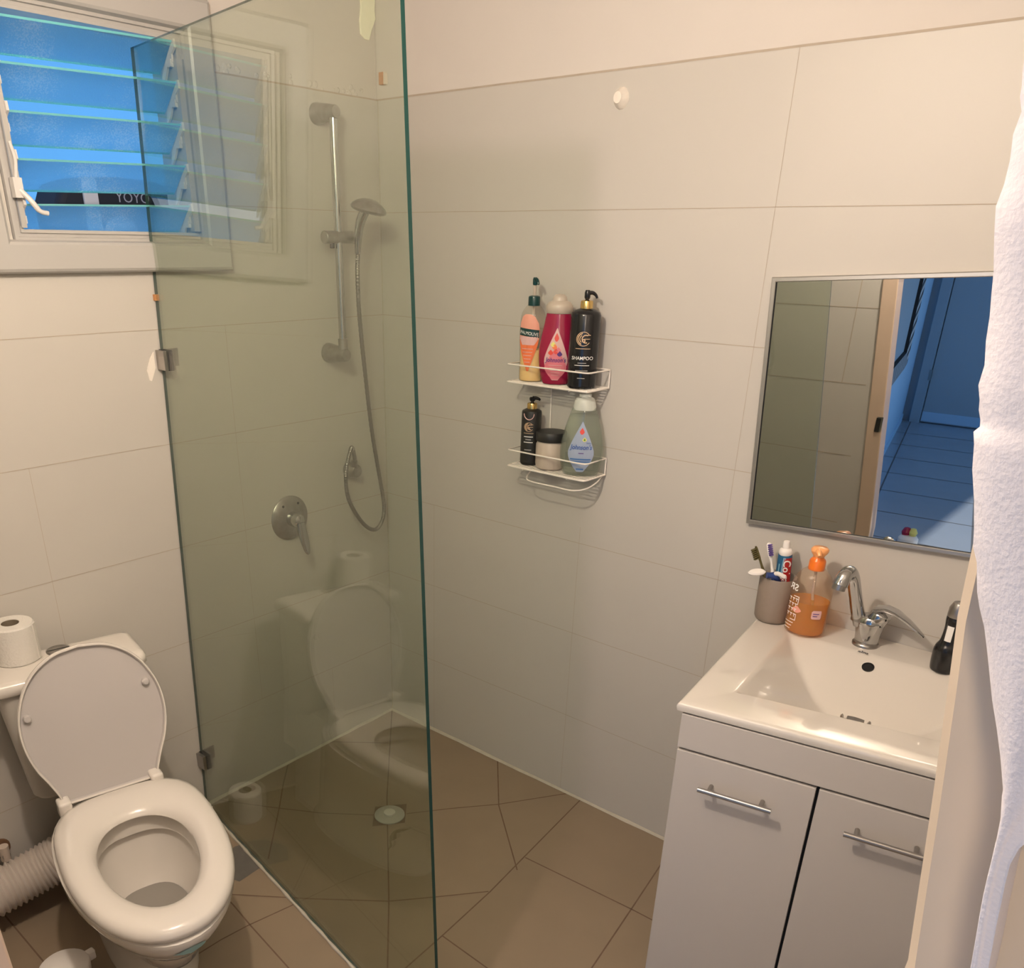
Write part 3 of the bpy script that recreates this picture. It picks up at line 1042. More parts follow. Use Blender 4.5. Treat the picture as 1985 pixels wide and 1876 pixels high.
# crimson baby shampoo
b = empty('shampoo_bottle', (0.750, -0.058, 1.3646), FACE)
tag(b, 'crimson tear-shaped shampoo bottle with pink drop label and milky cap', 'bottle')
JP = [(0.030, 0.0), (0.037, 0.004), (0.046, 0.035), (0.050, 0.075), (0.047, 0.115), (0.040, 0.150), (0.0345, 0.180), (0.031, 0.192)]
prof = smooth_prof(JP)
mb = MB(); mb.lathe([p for p in prof if p[1] <= 0.186], 'magenta', ky=0.62, n=40); mb.build('body', b, smooth=True)
W, f = bottle_frame(prof, 0.62)
mb = MB()
mb.lathe([(0.033, 0.184), (0.0365, 0.190), (0.036, 0.203), (0.030, 0.212), (0.020, 0.216), (0.0185, 0.224), (0.013, 0.231), (0.001, 0.233)], 'cap_clear', ky=0.72, n=32)
mb.build('cap', b, smooth=True, angle=50)
def drop_rows(z0, z1, wmax, n=14):
    rows = []
    for i in range(n + 1):
        t = i / n
        if t < 0.4:
            ww = math.sin(0.25 + (t / 0.4) * (PI / 2 - 0.25)) if t > 0 else 0.25
        else:
            ww = max(0.02, 1 - ((t - 0.4) / 0.6) ** 1.25)
        rows.append((z0 + (z1 - z0) * t, -wmax * ww, wmax * ww))
    return rows
mb = MB()
strip_poly(mb, drop_rows(0.012, 0.148, 0.032), f, 'pale_pink')
strip_poly(mb, drop_rows(0.014, 0.100, 0.030), f2 := (lambda s, z, f=f: f(s, z, 0.0011)), 'pink_l')
f3 = lambda s, z, f=f: f(s, z, 0.0016)
strip_poly(mb, drop_rows(0.114, 0.136, 0.006, 8), f3, 'red', 4)
for dx, dz, mt_ in ((-0.014, 0.085, 'red'), (-0.004, 0.10, 'orange_l'), (0.006, 0.092, 'pink_l'), (0.010, 0.082, 'violet'), (-0.008, 0.106, 'yel_p'), (0.0, 0.088, 'red')):
    strip_poly(mb, drop_rows(dz - 0.006, dz + 0.008, 0.007, 6), lambda s, z, dx=dx, f=f: f(s + dx, z, 0.002), mt_, 4)
put_text(mb, "Johnson's", 0.0165, lambda s, z, f=f: f(s * 0.84, z + 0.066, 0.0022), 'violet', shear=0.2, bold=0.012)
for k in range(5):
    line_dec(mb, f3, -0.018 + 0.002 * k, 0.018 - 0.002 * k, 0.052 - k * 0.0065, 0.0012, 'pale_pink')
mb.build('label', b)


def lion_logo(mb, f, cz, r, off=0.0016):
    """round gold line emblem: ring arc, mane strokes and letter C"""
    g = lambda s, z: f(s, z, off)
    def arc(a0, a1, rad, wd, cx=0, czz=0, mt='goldprint', n=18):
        rin, rout = [], []
        for i in range(n + 1):
            a = math.radians(a0 + (a1 - a0) * i / n)
            rin.append(g(cx + (rad - wd / 2) * math.cos(a), cz + czz + (rad - wd / 2) * math.sin(a)))
            rout.append(g(cx + (rad + wd / 2) * math.cos(a), cz + czz + (rad + wd / 2) * math.sin(a)))
        mb.rings([rin, rout], mt, False, False, closed=False)
    arc(40, 330, r, r * 0.10)
    arc(100, 250, r * 0.80, r * 0.16)
    arc(120, 235, r * 0.58, r * 0.14, 0.05 * r)
    arc(60, 290, r * 0.55, r * 0.16, r * 0.35)
    arc(0, 359, r * 0.18, r * 0.16, r * 0.05, -r * 0.25)
    line_dec(mb, g, r * 0.1, r * 1.0, cz + r * 0.55, r * 0.10, 'goldprint')
    line_dec(mb, g, r * 0.15, r * 0.95, cz, r * 0.09, 'goldprint')


# tall black shampoo
b = empty('shampoo_bottle', (0.838, -0.060, 1.3646), FACE)
tag(b, 'tall black shampoo pump bottle with gold collar on upper caddy shelf', 'bottle')
prof = [(0.036, 0.0), (0.0395, 0.004), (0.040, 0.01), (0.040, 0.185), (0.038, 0.191), (0.030, 0.197), (0.017, 0.201), (0.015, 0.203)]
mb = MB(); mb.lathe(prof, 'black', ky=0.95, n=44); mb.build('body', b, smooth=True)
W, f = bottle_frame(prof, 0.95)
mb = MB()
lion_logo(mb, f, 0.128, 0.0175)
line_dec(mb, lambda s, z, f=f: f(s, z, 0.0014), -0.019, 0.019, 0.1035, 0.0016, 'goldprint')
put_text(mb, 'SHAMPOO', 0.0125, lambda s, z, f=f: f(s * 0.92, z + 0.079, 0.0014), 'print_w', bold=0.01)
for zz, a, c in ((0.067, 0.011, 'print_g'), (0.061, 0.019, 'print_w'), (0.0475, 0.016, 'print_g'), (0.028, 0.010, 'print_g')):
    line_dec(mb, lambda s, z, f=f: f(s, z, 0.0014), -a, a, zz, 0.0016, c)
mb.build('label', b)
pump(b, 0.200, 'black', 'gold', 0.0165, 0.020, 0.15, 0.026, stem=0.006, head_r=0.0078, head_h=0.020)

# small black bottle below
b = empty('conditioner_bottle', (0.672, -0.055, 1.1256), math.radians(22))
tag(b, 'small black pump bottle with pink band round its neck, on lower caddy shelf', 'bottle')
prof = [(0.026, 0.0), (0.0285, 0.004), (0.029, 0.01), (0.029, 0.150), (0.0275, 0.155), (0.020, 0.159), (0.012, 0.162)]
mb = MB(); mb.lathe(prof, 'black_m', ky=0.95, n=36); mb.build('body', b, smooth=True)
W, f = bottle_frame(prof, 0.95)
mb = MB()
lion_logo(mb, f, 0.112, 0.0125)
line_dec(mb, lambda s, z, f=f: f(s, z, 0.0014), -0.014, 0.014, 0.094, 0.0014, 'goldprint')
for zz, a, c in ((0.084, 0.013, 'print_w'), (0.076, 0.008, 'print_g'), (0.068, 0.013, 'print_w'), (0.046, 0.010, 'print_g')):
    line_dec(mb, lambda s, z, f=f: f(s, z, 0.0014), -a, a, zz, 0.0022, c)
mb.build('label', b)
mb = MB()
mb.tube([(0.018 * math.cos(a), -0.004 + 0.020 * math.sin(a), 0.157 - 0.010 * (math.sin(a) < 0) * abs(math.sin(a)) ** 2) for a in [2 * PI * k / 28 for k in range(28)]], 0.0025, 'pink_l', n=8, closed=True)
mb.tube([(0.015 * math.cos(a), -0.0295, 0.150 + 0.017 * math.sin(a)) for a in [PI + PI * k / 16 for k in range(17)]], 0.0012, 'pale_pink', n=8)
mb.build('neck_band', b, smooth=True)
pump(b, 0.160, 'black', 'gold', 0.0145, 0.016, 0.3, 0.022, stem=0.008, head_r=0.009, head_h=0.009)

# jar
b = empty('cream_jar', (0.747, -0.056, 1.1256), FACE)
tag(b, 'squat milky cream jar with flat black screw lid on lower caddy shelf', 'jar')
mb = MB(); mb.lathe([(0.036, 0.0), (0.041, 0.004), (0.0435, 0.015), (0.0435, 0.070), (0.040, 0.076), (0.040, 0.083)], 'cap_clear', n=40); mb.build('jar_body', b, smooth=True)
mb = MB(); mb.lathe([(0.0435, 0.080), (0.045, 0.083), (0.045, 0.103), (0.043, 0.106), (0.001, 0.106)], 'black_m', n=40); mb.build('screw_lid', b, smooth=True)

# clear baby wash
b = empty('baby_wash_bottle', (0.854, -0.058, 1.1256), FACE)
tag(b, 'large clear baby wash bottle with grey-blue drop label on lower caddy shelf', 'bottle')
JP2 = [(0.036, 0.0), (0.050, 0.005), (0.058, 0.035), (0.0605, 0.070), (0.056, 0.105), (0.046, 0.145), (0.036, 0.175), (0.031, 0.188)]
prof = smooth_prof(JP2)
mb = MB(); mb.lathe(prof, 'clear_teal', ky=0.60, n=44); mb.build('body', b, smooth=True)
mb = MB(); mb.lathe([(r * 0.94, z + 0.003) for r, z in prof if z < 0.165], 'watery', ky=0.60, n=40); mb.build('liquid', b, smooth=True)
mb = MB()
mb.lathe([(0.031, 0.180), (0.0315, 0.190), (0.029, 0.202), (0.025, 0.211), (0.017, 0.215), (0.016, 0.222), (0.001, 0.224)], 'cap_white', ky=0.72, n=32)
mb.build('cap', b, smooth=True, angle=50)
W, f = bottle_frame(prof, 0.60)
mb = MB()
strip_poly(mb, drop_rows(0.014, 0.152, 0.036), f, 'blue_l')
f3 = lambda s, z, f=f: f(s, z, 0.0016)
strip_poly(mb, drop_rows(0.118, 0.136, 0.0065, 8), f3, 'red', 4)
strip_poly(mb, drop_rows(0.099, 0.111, 0.006, 8), lambda s, z, f=f: f(s + 0.008, z, 0.0016), 'yel_p', 4)
strip_poly(mb, drop_rows(0.101, 0.108, 0.003, 8), lambda s, z, f=f: f(s + 0.008, z, 0.002), 'grn_p', 4)
put_text(mb, "Johnson's", 0.0180, lambda s, z, f=f: f(s * 0.84, z + 0.083, 0.0016), 'blue_t', shear=0.2, bold=0.014)
put_text(mb, "baby", 0.0065, lambda s, z, f=f: f(s + 0.020, z + 0.0955, 0.0016), 'blue_t')
line_dec(mb, f3, -0.006, 0.008, 0.067, 0.002, 'violet')
line_dec(mb, f3, -0.028, 0.028, 0.050, 0.004, 'blue_s')
line_dec(mb, f3, -0.027, 0.027, 0.0435, 0.003, 'blue_s')
line_dec(mb, f3, -0.010, 0.010, 0.022, 0.004, 'blue_s')
mb.build('label', b)


# ================================================================== VANITY
van = empty('vanity_unit', (1.75, -0.3, 0.0))
tag(van, 'white two-door bathroom vanity cabinet with bar handles and inset ceramic basin', 'vanity')
bpy.context.view_layer.update()
ZT = 0.860
BLc, BRc = Vector((1.428, -0.001, 0)), Vector((2.100, -0.001, 0))
FLc, FRc = Vector((1.503, -0.628, 0)), Vector((2.108, -0.510, 0))
ux = (FRc - FLc).normalized()
nn = Vector((ux.y, -ux.x, 0))          # outward front normal
# cabinet carcass
mb = MB()
cFL = FLc + ux * 0.012 - nn * 0.022
cFR = FRc - ux * 0.012 - nn * 0.022
cBL = BLc + Vector((0.014, 0, 0))
cBR = BRc + Vector((-0.012, 0, 0))
cc = [cFL, cFR, cBR, cBL]
ctr = (cFL + cFR + cBR + cBL) / 4
ci = [p + (ctr - p).normalized() * 0.022 for p in cc]
def zr(ps, z):
    return [Vector((p.x, p.y, z)) for p in ps]
mb.rings([zr(ci, 0.02), zr(ci, ZT - 0.022), zr(cc, ZT - 0.022), zr(cc, 0.0)], 'cabinet', True, True)
attach(mb.build('carcass'), van)
def front_panel(s0, s1, z0, z1, name, th=0.018, mt='cabinet'):
    mb = MB()
    a = cFL + ux * s0 + nn * 0.0015
    b = cFL + ux * s1 + nn * 0.0015
    c = b + nn * th
    d = a + nn * th
    mb.prism([(a.x, a.y), (d.x, d.y), (c.x, c.y), (b.x, b.y)], 'z', z0, z1, mt)
    return attach(mb.build(name, bevel=0.0015), van)
Wc = (cFR - cFL).length
front_panel(0, Wc, 0.755, 0.836, 'fascia')
dl = front_panel(0.001, 0.283, 0.02, 0.749, 'door')
drr = front_panel(0.289, Wc - 0.001, 0.02, 0.749, 'door')
mb = MB()
a = cFL + ux * 0.2835 + nn * 0.0012
b_ = cFL + ux * 0.2885 + nn * 0.0012
mb.prism([(a.x, a.y), ((a + nn * 0.004).x, (a + nn * 0.004).y), ((b_ + nn * 0.004).x, (b_ + nn * 0.004).y), (b_.x, b_.y)], 'z', 0.02, 0.749, 'dark')
attach(mb.build('door_gap_shade'), van)  # black strip standing in for the shade between the two doors
def bar_handle(s0, s1, z, parent):
    mb = MB()
    base = cFL + nn * 0.0195
    p0 = base + ux * s0 + nn * 0.028
    p1 = base + ux * s1 + nn * 0.028
    mb.tube([p0 + Vector((0, 0, z)), p1 + Vector((0, 0, z))], 0.0055, 'nickel', n=14)
    for s in (s0 + 0.022, s1 - 0.022):
        q = base + ux * s + Vector((0, 0, z))
        mb.tube([q, q + nn * 0.028], 0.0045, 'nickel', n=12)
    attach(mb.build('handle', smooth=True), parent)
bpy.context.view_layer.update()
bar_handle(0.062, 0.212, 0.684, dl)
bar_handle(0.350, 0.500, 0.684, drr)

# ceramic top with sculpted basin
mb = MB()
def lp(a, b, t): return a.lerp(b, t)
iBL, iBR = Vector((1.535, -0.118, 0)), Vector((2.020, -0.095, 0))
iFL, iFR = Vector((1.574, -0.502, 0)), Vector((2.030, -0.405, 0))
NS, NT = 64, 48
def depth(s, t):
    # s across, t 0 back .. 1 front; metres
    x = (s - 0.5) * 2
    tf = (1 - t) * 0.40
    tb = t * 0.40
    dside = 0.112 * (1 - abs(x) ** 1.9)
    dback = 0.50 * tb
    dfront = 3.0 * tf
    k = 0.006
    d = min(dside, dback, dfront)
    vals = [dside, dback, dfront]
    e = -k * math.log(sum(math.exp(-v / k) for v in vals))
    return max(0.0, min(d, e + 0.004))
grid = []
for j in range(NT + 1):
    t = j / NT
    t = t if t < 0.8 else 0.8 + (t - 0.8)
    row = []
    for i in range(NS + 1):
        s = i / NS
        p = lp(lp(iBL, iBR, s), lp(iFL, iFR, s), t)
        edge = (i in (0, NS)) or (j in (0, NT))
        row.append(Vector((p.x, p.y, ZT - (0 if edge else depth(s, t)))))
    grid.append(row)
mb.rings(grid, 'ceramic', False, False, closed=False)
# deck ring
def ring_from(bl, br, fr, fl, z, n=NS, m=NT):
    r = [lp(bl, br, i / n) for i in range(n)] + [lp(br, fr, i / m) for i in range(m)] + [lp(fr, fl, i / n) for i in range(n)] + [lp(fl, bl, i / m) for i in range(m)]
    return [Vector((p.x, p.y, z)) for p in r]
def inset(d):
    return (BLc + Vector((d, 0, 0)), BRc + Vector((-d, 0, 0)), FRc - ux * d - nn * d, FLc + ux * d - nn * d)
rr = [ring_from(iBL, iBR, iFR, iFL, ZT)]
cin = (iBL + iBR + iFR + iFL) / 4
ex = [p + (p - cin).normalized() * 0.007 for p in (iBL, iBR, iFR, iFL)]
rr.append(ring_from(*ex, ZT + 0.0006))
rr.append(ring_from(*inset(0.020), ZT + 0.0006))
rr.append(ring_from(*inset(0.008), ZT + 0.0004))
rr.append(ring_from(*inset(0.003), ZT - 0.001))
rr.append(ring_from(*inset(0.001), ZT - 0.004))
rr.append(ring_from(*inset(0.0), ZT - 0.009))
rr.append(ring_from(*inset(0.002), ZT - 0.019))
rr.append(ring_from(*inset(0.014), ZT - 0.022))
rr.append(ring_from(*inset(0.030), ZT - 0.022))
mb.rings(rr, 'ceramic', False, False)
top = attach(mb.build('basin_top', smooth=True, angle=50), van)
bpy.context.view_layer.update()
# overflow hole, drain
def basin_pt(s, t):
    p = lp(lp(iBL, iBR, s), lp(iFL, iFR, s), t)
    return Vector((p.x, p.y, ZT - depth(s, t)))
tilt = Matrix.Rotation(math.radians(27), 4, 'X')
mb = MB()
po = basin_pt(0.410, 0.095)
mb.lathe([(0.0135, -0.002), (0.0135, 0.0018), (0.011, 0.0022), (0.0105, 0.0006), (0.001, 0.0006)], 'black', mtx=Matrix.Translation(po) @ tilt, n=26)
attach(mb.build('overflow_cover', smooth=True), top)
mb = MB()
pd = basin_pt(0.450, 0.46)
mb.lathe([(0.032, -0.004), (0.032, 0.002), (0.029, 0.004), (0.026, 0.002), (0.024, -0.001), (0.001, -0.001)], 'chrome_dull', mtx=Matrix.Translation(pd + Vector((0, 0, -0.001))), n=32)
mb.lathe([(0.019, -0.003), (0.018, 0.002), (0.001, 0.003)], 'chrome_dull', mtx=Matrix.Translation(pd), n=24)
attach(mb.build('waste_plug', smooth=True), top)
mb = MB()
put_text(mb, 'alga', 0.0145, lambda s, z: (1.712 + s, -0.112 + z, ZT + 0.0012), 'black', bold=0.02, sx=1.1)
attach(mb.build('maker_mark'), top)

# ---- faucet
fc = empty('basin_faucet', (1.700, -0.062, ZT))
tag(fc, 'chrome single-lever basin faucet standing behind the washbasin', 'faucet')
mb = MB()
mb.lathe([(0.030, 0.0), (0.030, 0.005), (0.028, 0.008), (0.026, 0.010)], 'nickel', n=32)
mb.lathe([(0.026, 0.008), (0.028, 0.030), (0.033, 0.055), (0.034, 0.066), (0.028, 0.074), (0.001, 0.076)], 'chrome', n=32, kfun=lambda z: 0.85)
mb.build('body', fc, smooth=True, angle=50)
mb = MB()
pts = spline([(-0.020, -0.005, 0.052), (-0.030, -0.018, 0.085), (-0.038, -0.045, 0.140), (-0.042, -0.070, 0.180), (-0.046, -0.092, 0.198), (-0.050, -0.110, 0.192), (-0.053, -0.120, 0.172)], 6)
N_ = len(pts)
mb.tube(pts, [0.0165 - 0.002 * min(1, i / 10) + 0.003 * max(0, (i - 20) / (N_ - 20)) for i in range(N_)], 'chrome', n=20)
mb.lathe([(0.0185, 0.060), (0.0185, 0.075)], 'chrome_dull', mtx=Matrix.Translation((-0.0245, -0.0085, 0)), n=20)
mb.build('spout', fc, smooth=True)
mb = MB()
mb.tube([(-0.053, -0.119, 0.176), (-0.054, -0.122, 0.162)], 0.0145, 'nickel', n=18)
mb.build('aerator', fc, smooth=True)
mb = MB()
mb.lathe([(0.023, 0.0), (0.024, 0.018), (0.020, 0.027), (0.001, 0.030)], 'chrome', mtx=Matrix.Translation((0.012, 0, 0.066)) @ Matrix.Rotation(math.radians(22), 4, 'Y'), n=26)
rs = []
for t, hw, th, zz in ((0, 0.020, 0.008, 0.098), (0.2, 0.022, 0.007, 0.104), (0.4, 0.021, 0.005, 0.102), (0.65, 0.016, 0.004, 0.090), (0.85, 0.011, 0.0035, 0.076), (0.97, 0.007, 0.003, 0.067), (1.0, 0.003, 0.002, 0.065)):
    c = Vector((0.005 + 0.118 * t, -0.006 - 0.016 * t, zz))
    rs.append([c + Vector((math.sin(a) * th * 0.3, math.cos(a) * hw, math.sin(a) * th)) for a in [2 * PI * k / 16 for k in range(16)]])
mb.rings(rs, 'chrome')
mb.build('lever', fc, smooth=True, angle=60)

# ---- tumbler with brushes and toothpaste
tb = empty('toothbrush_tumbler', (1.470, -0.070, ZT + 0.001))
tag(tb, 'taupe grey tumbler holding toothbrushes on the left basin corner', 'tumbler')
mb = MB()
mb.lathe([(0.034, 0.0), (0.039, 0.003), (0.0425, 0.010), (0.0435, 0.03), (0.0445, 0.116), (0.0435, 0.118)], 'taupe', n=44, cap1=False)
mb.lathe([(0.0435, 0.118), (0.0420, 0.116), (0.0405, 0.02), (0.036, 0.008), (0.001, 0.007)], 'taupe_in', n=44, cap0=False)
mb.build('cup', tb, smooth=True, angle=50)


def toothbrush(name, base, tip, hm, bm_, label, width=0.005, facing=0.0, group=None, grip=None):
    base, tip = Vector(base), Vector(tip)
    ax = (tip - base).normalized()
    L = (tip - base).length
    o = empty(name, base)
    tag(o, label, 'toothbrush', 'toothbrushes in the tumbler')
    q = ax.to_track_quat('Z', 'Y').to_matrix().to_4x4() @ Matrix.Rotation(facing, 4, 'Z')
    mb = MB()
    rs = []
    for t, hw, th in ((0, 0.003, 0.003), (0.02, 0.006, 0.004), (0.4, 0.0065, 0.005), (0.62, 0.005, 0.004), (0.74, 0.0028, 0.0028), (0.80, 0.004, 0.0025), (0.84, 0.0062, 0.0025), (0.98, 0.0062, 0.0022), (1.0, 0.003, 0.002)):
        rs.append([q @ Vector((math.cos(a) * hw, math.sin(a) * th, t * L)) for a in [2 * PI * k / 12 for k in range(12)]])
    mb.rings(rs, hm, mts=[grip or hm] * 3 + [hm] * 5)
    mb.build('handle', o, smooth=True)
    mb = MB()
    for r in range(6):
        for c in range(3):
            zz = L * (0.84 + 0.026 * r)
            mb.box((-0.0045 + c * 0.0032, -0.0135, zz - 0.0014), (-0.0022 + c * 0.0032, -0.002, zz + 0.0014), bm_, q)
    tag(mb.build('bristles', o), kind='stuff')
    return o


toothbrush('toothbrush', (1.480, -0.058, 0.869), (1.404, -0.082, 1.043), 'bristle_b', 'bristle_b', 'dark olive bristled toothbrush leaning left in the tumbler', facing=0.6)
toothbrush('toothbrush', (1.492, -0.078, 0.869), (1.424, -0.052, 1.050), 'white_p', 'purple', 'white toothbrush with purple bristles leaning left in the tumbler', facing=2.6, grip='navy')
# flat-lying brush head (rounded white pad) and blue-white grip
o = empty('toothbrush', (1.470, -0.095, 0.869))
tag(o, 'white and navy toothbrush with wide pale head resting on the tumbler rim', 'toothbrush', 'toothbrushes in the tumbler')
mb = MB()
pts = spline([(0.020, 0.055, 0.003), (0.012, 0.01, 0.09), (0.004, -0.012, 0.118), (-0.012, -0.026, 0.122)], 6)
mb.tube(pts, [0.006] * 10 + [0.0075] * (len(pts) - 10), 'navy', n=12)
mb.tube(spline([(0.0, 0.012, 0.095), (0.006, -0.016, 0.128), (0.026, -0.008, 0.122)], 5), 0.0055, 'white_p', n=10)
mb.build('handle', o, smooth=True)
mb = MB()
mb.lathe([(0.001, -0.004), (0.019, -0.003), (0.021, 0.001), (0.017, 0.005), (0.001, 0.006)], 'white_p', mtx=Matrix.Translation((-0.036, -0.030, 0.124)) @ Matrix.Rotation(0.35, 4, 'X') @ Matrix.Rotation(0.5, 4, 'Z'), n=22, ky=0.55)
mb.build('head', o, smooth=True)

tp = empty('toothpaste_tube', (1.479, -0.050, 0.869))
tp.scale = (0.92, 0.92, 1.10)
tp.rotation_euler = (math.radians(3), math.radians(-3.0), math.radians(14))
tag(tp, 'blue and red toothpaste tube standing cap-up in the taupe tumbler', 'toothpaste')
mb = MB()
rs, mts = [], []
for z, hw, th in ((0, 0.0225, 0.0015), (0.03, 0.0222, 0.006), (0.09, 0.0205, 0.0125), (0.150, 0.0185, 0.0165), (0.152, 0.0165, 0.0155)):
    rs.append([(math.cos(a) * hw, math.sin(a) * th, z) for a in [2 * PI * k / 24 for k in range(24)]])
mb.rings(rs, 'tube_blue')
mb.build('tube_body', tp, smooth=True)
mb = MB()
def tf(s, z, off=0.0008):
    for (z0, h0, t0), (z1, h1, t1) in zip(((0, 0.0225, 0.0015), (0.03, 0.0222, 0.006), (0.09, 0.0205, 0.0125)), ((0.03, 0.0222, 0.006), (0.09, 0.0205, 0.0125), (0.150, 0.0185, 0.0165))):
        if z0 <= z <= z1:
            u = (z - z0) / (z1 - z0)
            hw, th = h0 + (h1 - h0) * u, t0 + (t1 - t0) * u
            break
    else:
        hw, th = 0.0185, 0.0165
    a = math.asin(max(-0.96, min(0.96, s / hw)))
    return ((hw + off) * math.sin(a), -(th + off) * math.cos(a) - 0.0003, z)
strip_poly(mb, [(0.02, -0.004, 0.021), (0.08, -0.005, 0.0195), (0.10, -0.003, 0.019), (0.145, 0.0, 0.0177)], tf, 'tube_red')
strip_poly(mb, [(0.10, -0.006, 0.001), (0.146, -0.002, 0.004)], tf, 'tube_cyan', 4)
strip_poly(mb, [(0.06, -0.015, -0.012), (0.13, -0.012, -0.009)], tf, 'tube_cyan', 3)
put_text(mb, 'Colgate', 0.0240, lambda s, z: tf(s + 0.007, z + 0.103, 0.0014), 'print_w', rot=-PI / 2, bold=0.012)
mb.build('label', tp)
mb = MB()
mb.lathe([(0.0170, 0.150), (0.0180, 0.156), (0.0160, 0.162), (0.0095, 0.165), (0.0092, 0.178), (0.0075, 0.181), (0.001, 0.181)], 'white_p', n=26)
mb.build('cap', tp, smooth=True, angle=50)

# ---- orange hand soap
so = empty('soap_dispenser', (1.562, -0.092, ZT + 0.001), math.radians(5))
tag(so, 'clear pump bottle half full of orange soap beside the tumbler', 'soap dispenser')
prof = smooth_prof([(0.036, 0.0), (0.0445, 0.004), (0.0475, 0.014), (0.0480, 0.05), (0.0480, 0.105), (0.0470, 0.125), (0.038, 0.150), (0.022, 0.166), (0.016, 0.169)])
mb = MB(); mb.lathe(prof, 'soap_body', n=44, ky=0.85); mb.build('body', so, smooth=True)
mb = MB(); mb.lathe([(r * 0.955, z + 0.002) for r, z in prof if z < 0.090] , 'orange_soap', n=44, ky=0.85); mb.build('liquid', so, smooth=True)
mb = MB(); mb.tube([(0, 0, 0.165), (0.004, 0, 0.10), (0.018, 0.0, 0.010)], 0.0035, 'cap_clear', n=8); mb.build('dip_tube', so)
W, f = bottle_frame(prof, 0.85)
mb = MB()
g = lambda s, z: f(s, z, 0.001)
for k in range(4):
    zz = 0.094 - k * 0.013
    for q in range(3):
        x = -0.040 + q * 0.008
        line_dec(mb, g, x, x + 0.006, zz, 0.0022, 'print_w', 3)
        line_dec(mb, g, x + 0.002, x + 0.0035, zz - 0.004, 0.006, 'print_w', 2)
for z0, s1 in ((0.112, 1), (0.040, -1)):
    line_dec(mb, g, -0.030, -0.016, z0 - 0.012 if s1 > 0 else z0, 0.0018, 'print_w', 3)
strip_poly(mb, [(0.080, -0.0175, -0.016), (0.100, -0.0175, -0.016)], g, 'print_w', 2)
strip_poly(mb, [(0.040, -0.0175, -0.016), (0.056, -0.0175, -0.016)], g, 'print_w', 2)
put_text(mb, 'SR', 0.022, lambda s, z: f(s - 0.034, z + 0.120, 0.001), 'print_w', bold=0.02, sx=-1)
for k in range(3):
    line_dec(mb, g, -0.041, -0.020 - 0.003 * k, 0.032 - k * 0.008, 0.0018, 'print_w', 4)
strip_poly(mb, drop_rows(0.060, 0.078, 0.012, 8), lambda s, z: f(s - 0.018, z, 0.0006), 'peach', 4)
strip_poly(mb, [(0.052, 0.020, 0.036), (0.056, 0.018, 0.037), (0.070, 0.018, 0.037), (0.074, 0.021, 0.036)], g, 'pale_pink', 4)
line_dec(mb, lambda s, z: f(s, z, 0.0016), 0.021, 0.033, 0.066, 0.002, 'violet', 3)
line_dec(mb, lambda s, z: f(s, z, 0.0016), 0.021, 0.030, 0.060, 0.002, 'violet', 3)
mb.build('label', so)
mb = MB()
mb.lathe([(0.0185, 0.164), (0.0190, 0.170), (0.0185, 0.186), (0.0165, 0.190), (0.0125, 0.194), (0.0125, 0.199)], 'orange_p', n=30)
mb.build('collar', so, smooth=True, angle=50)
mb = MB()
mb.lathe([(0.0125, 0.196), (0.014, 0.200), (0.0195, 0.208), (0.0205, 0.214), (0.016, 0.219), (0.001, 0.2205)], 'orange_pl', n=30)
mb.tube(spline([(-0.004, -0.004, 0.210), (0.002, -0.020, 0.213), (0.008, -0.028, 0.205)], 5), [0.008 - 0.003 * i / 10 for i in range(11)], 'orange_pl', n=14)
mb.build('pump_head', so, smooth=True, angle=60)

# ---- dark bottle beside the door edge
gb = empty('mouthwash_bottle', (1.875, -0.085, ZT + 0.001), FACE)
tag(gb, 'dark bottle with grey cap at the right of the basin, half hidden by door edge', 'bottle')
prof = smooth_prof([(0.022, 0.0), (0.026, 0.004), (0.028, 0.03), (0.027, 0.055), (0.020, 0.072), (0.018, 0.10), (0.020, 0.125), (0.017, 0.14)])
mb = MB(); mb.lathe(prof, 'black', n=32); mb.build('body', gb, smooth=True)
mb = MB(); mb.lathe([(0.019, 0.128), (0.020, 0.134), (0.0195, 0.150), (0.014, 0.163), (0.001, 0.168)], 'nickel', n=26); mb.build('cap', gb, smooth=True)
W, f = bottle_frame(prof, 1.0)
mb = MB()
strip_poly(mb, [(0.076, -0.0165, -0.006), (0.112, -0.0165, -0.006)], f, 'print_w', 4)
mb.build('label', gb)

# ================================================================== WALL MIRROR
wm = empty('wall_mirror', (1.327, -0.002, 1.366))
wm.rotation_euler = (0, math.radians(-3.3), 0)
tag(wm, 'rectangular wall mirror in thin aluminium frame hung above the basin', 'mirror')
MW, MH = 0.68, 0.29
mb = MB()
mb.box((0.010, -0.012, -MH + 0.010), (MW - 0.010, -0.004, MH - 0.010), 'mirror')
mb.build('mirror_glass', wm)
mb = MB()
def rect(mb, d0, y):
    return [(d0, y, -MH + d0), (MW - d0, y, -MH + d0), (MW - d0, y, MH - d0), (d0, y, MH - d0)]
mb.rings([rect(mb, 0, 0.001), rect(mb, 0, -0.016), rect(mb, 0.002, -0.018), rect(mb, 0.009, -0.018), rect(mb, 0.0105, -0.0165), rect(mb, 0.0105, -0.012)], 'alu', False, False,
         mts=['alu', 'alu', 'alu', 'alu', 'dark'])
mb.build('mirror_frame', wm)

# ================================================================== TOILET
TH = math.radians(-13)
to = empty('toilet', (0.02, -1.23, 0), TH)
tag(to, 'white close-coupled toilet with lid raised against its cistern', 'toilet')


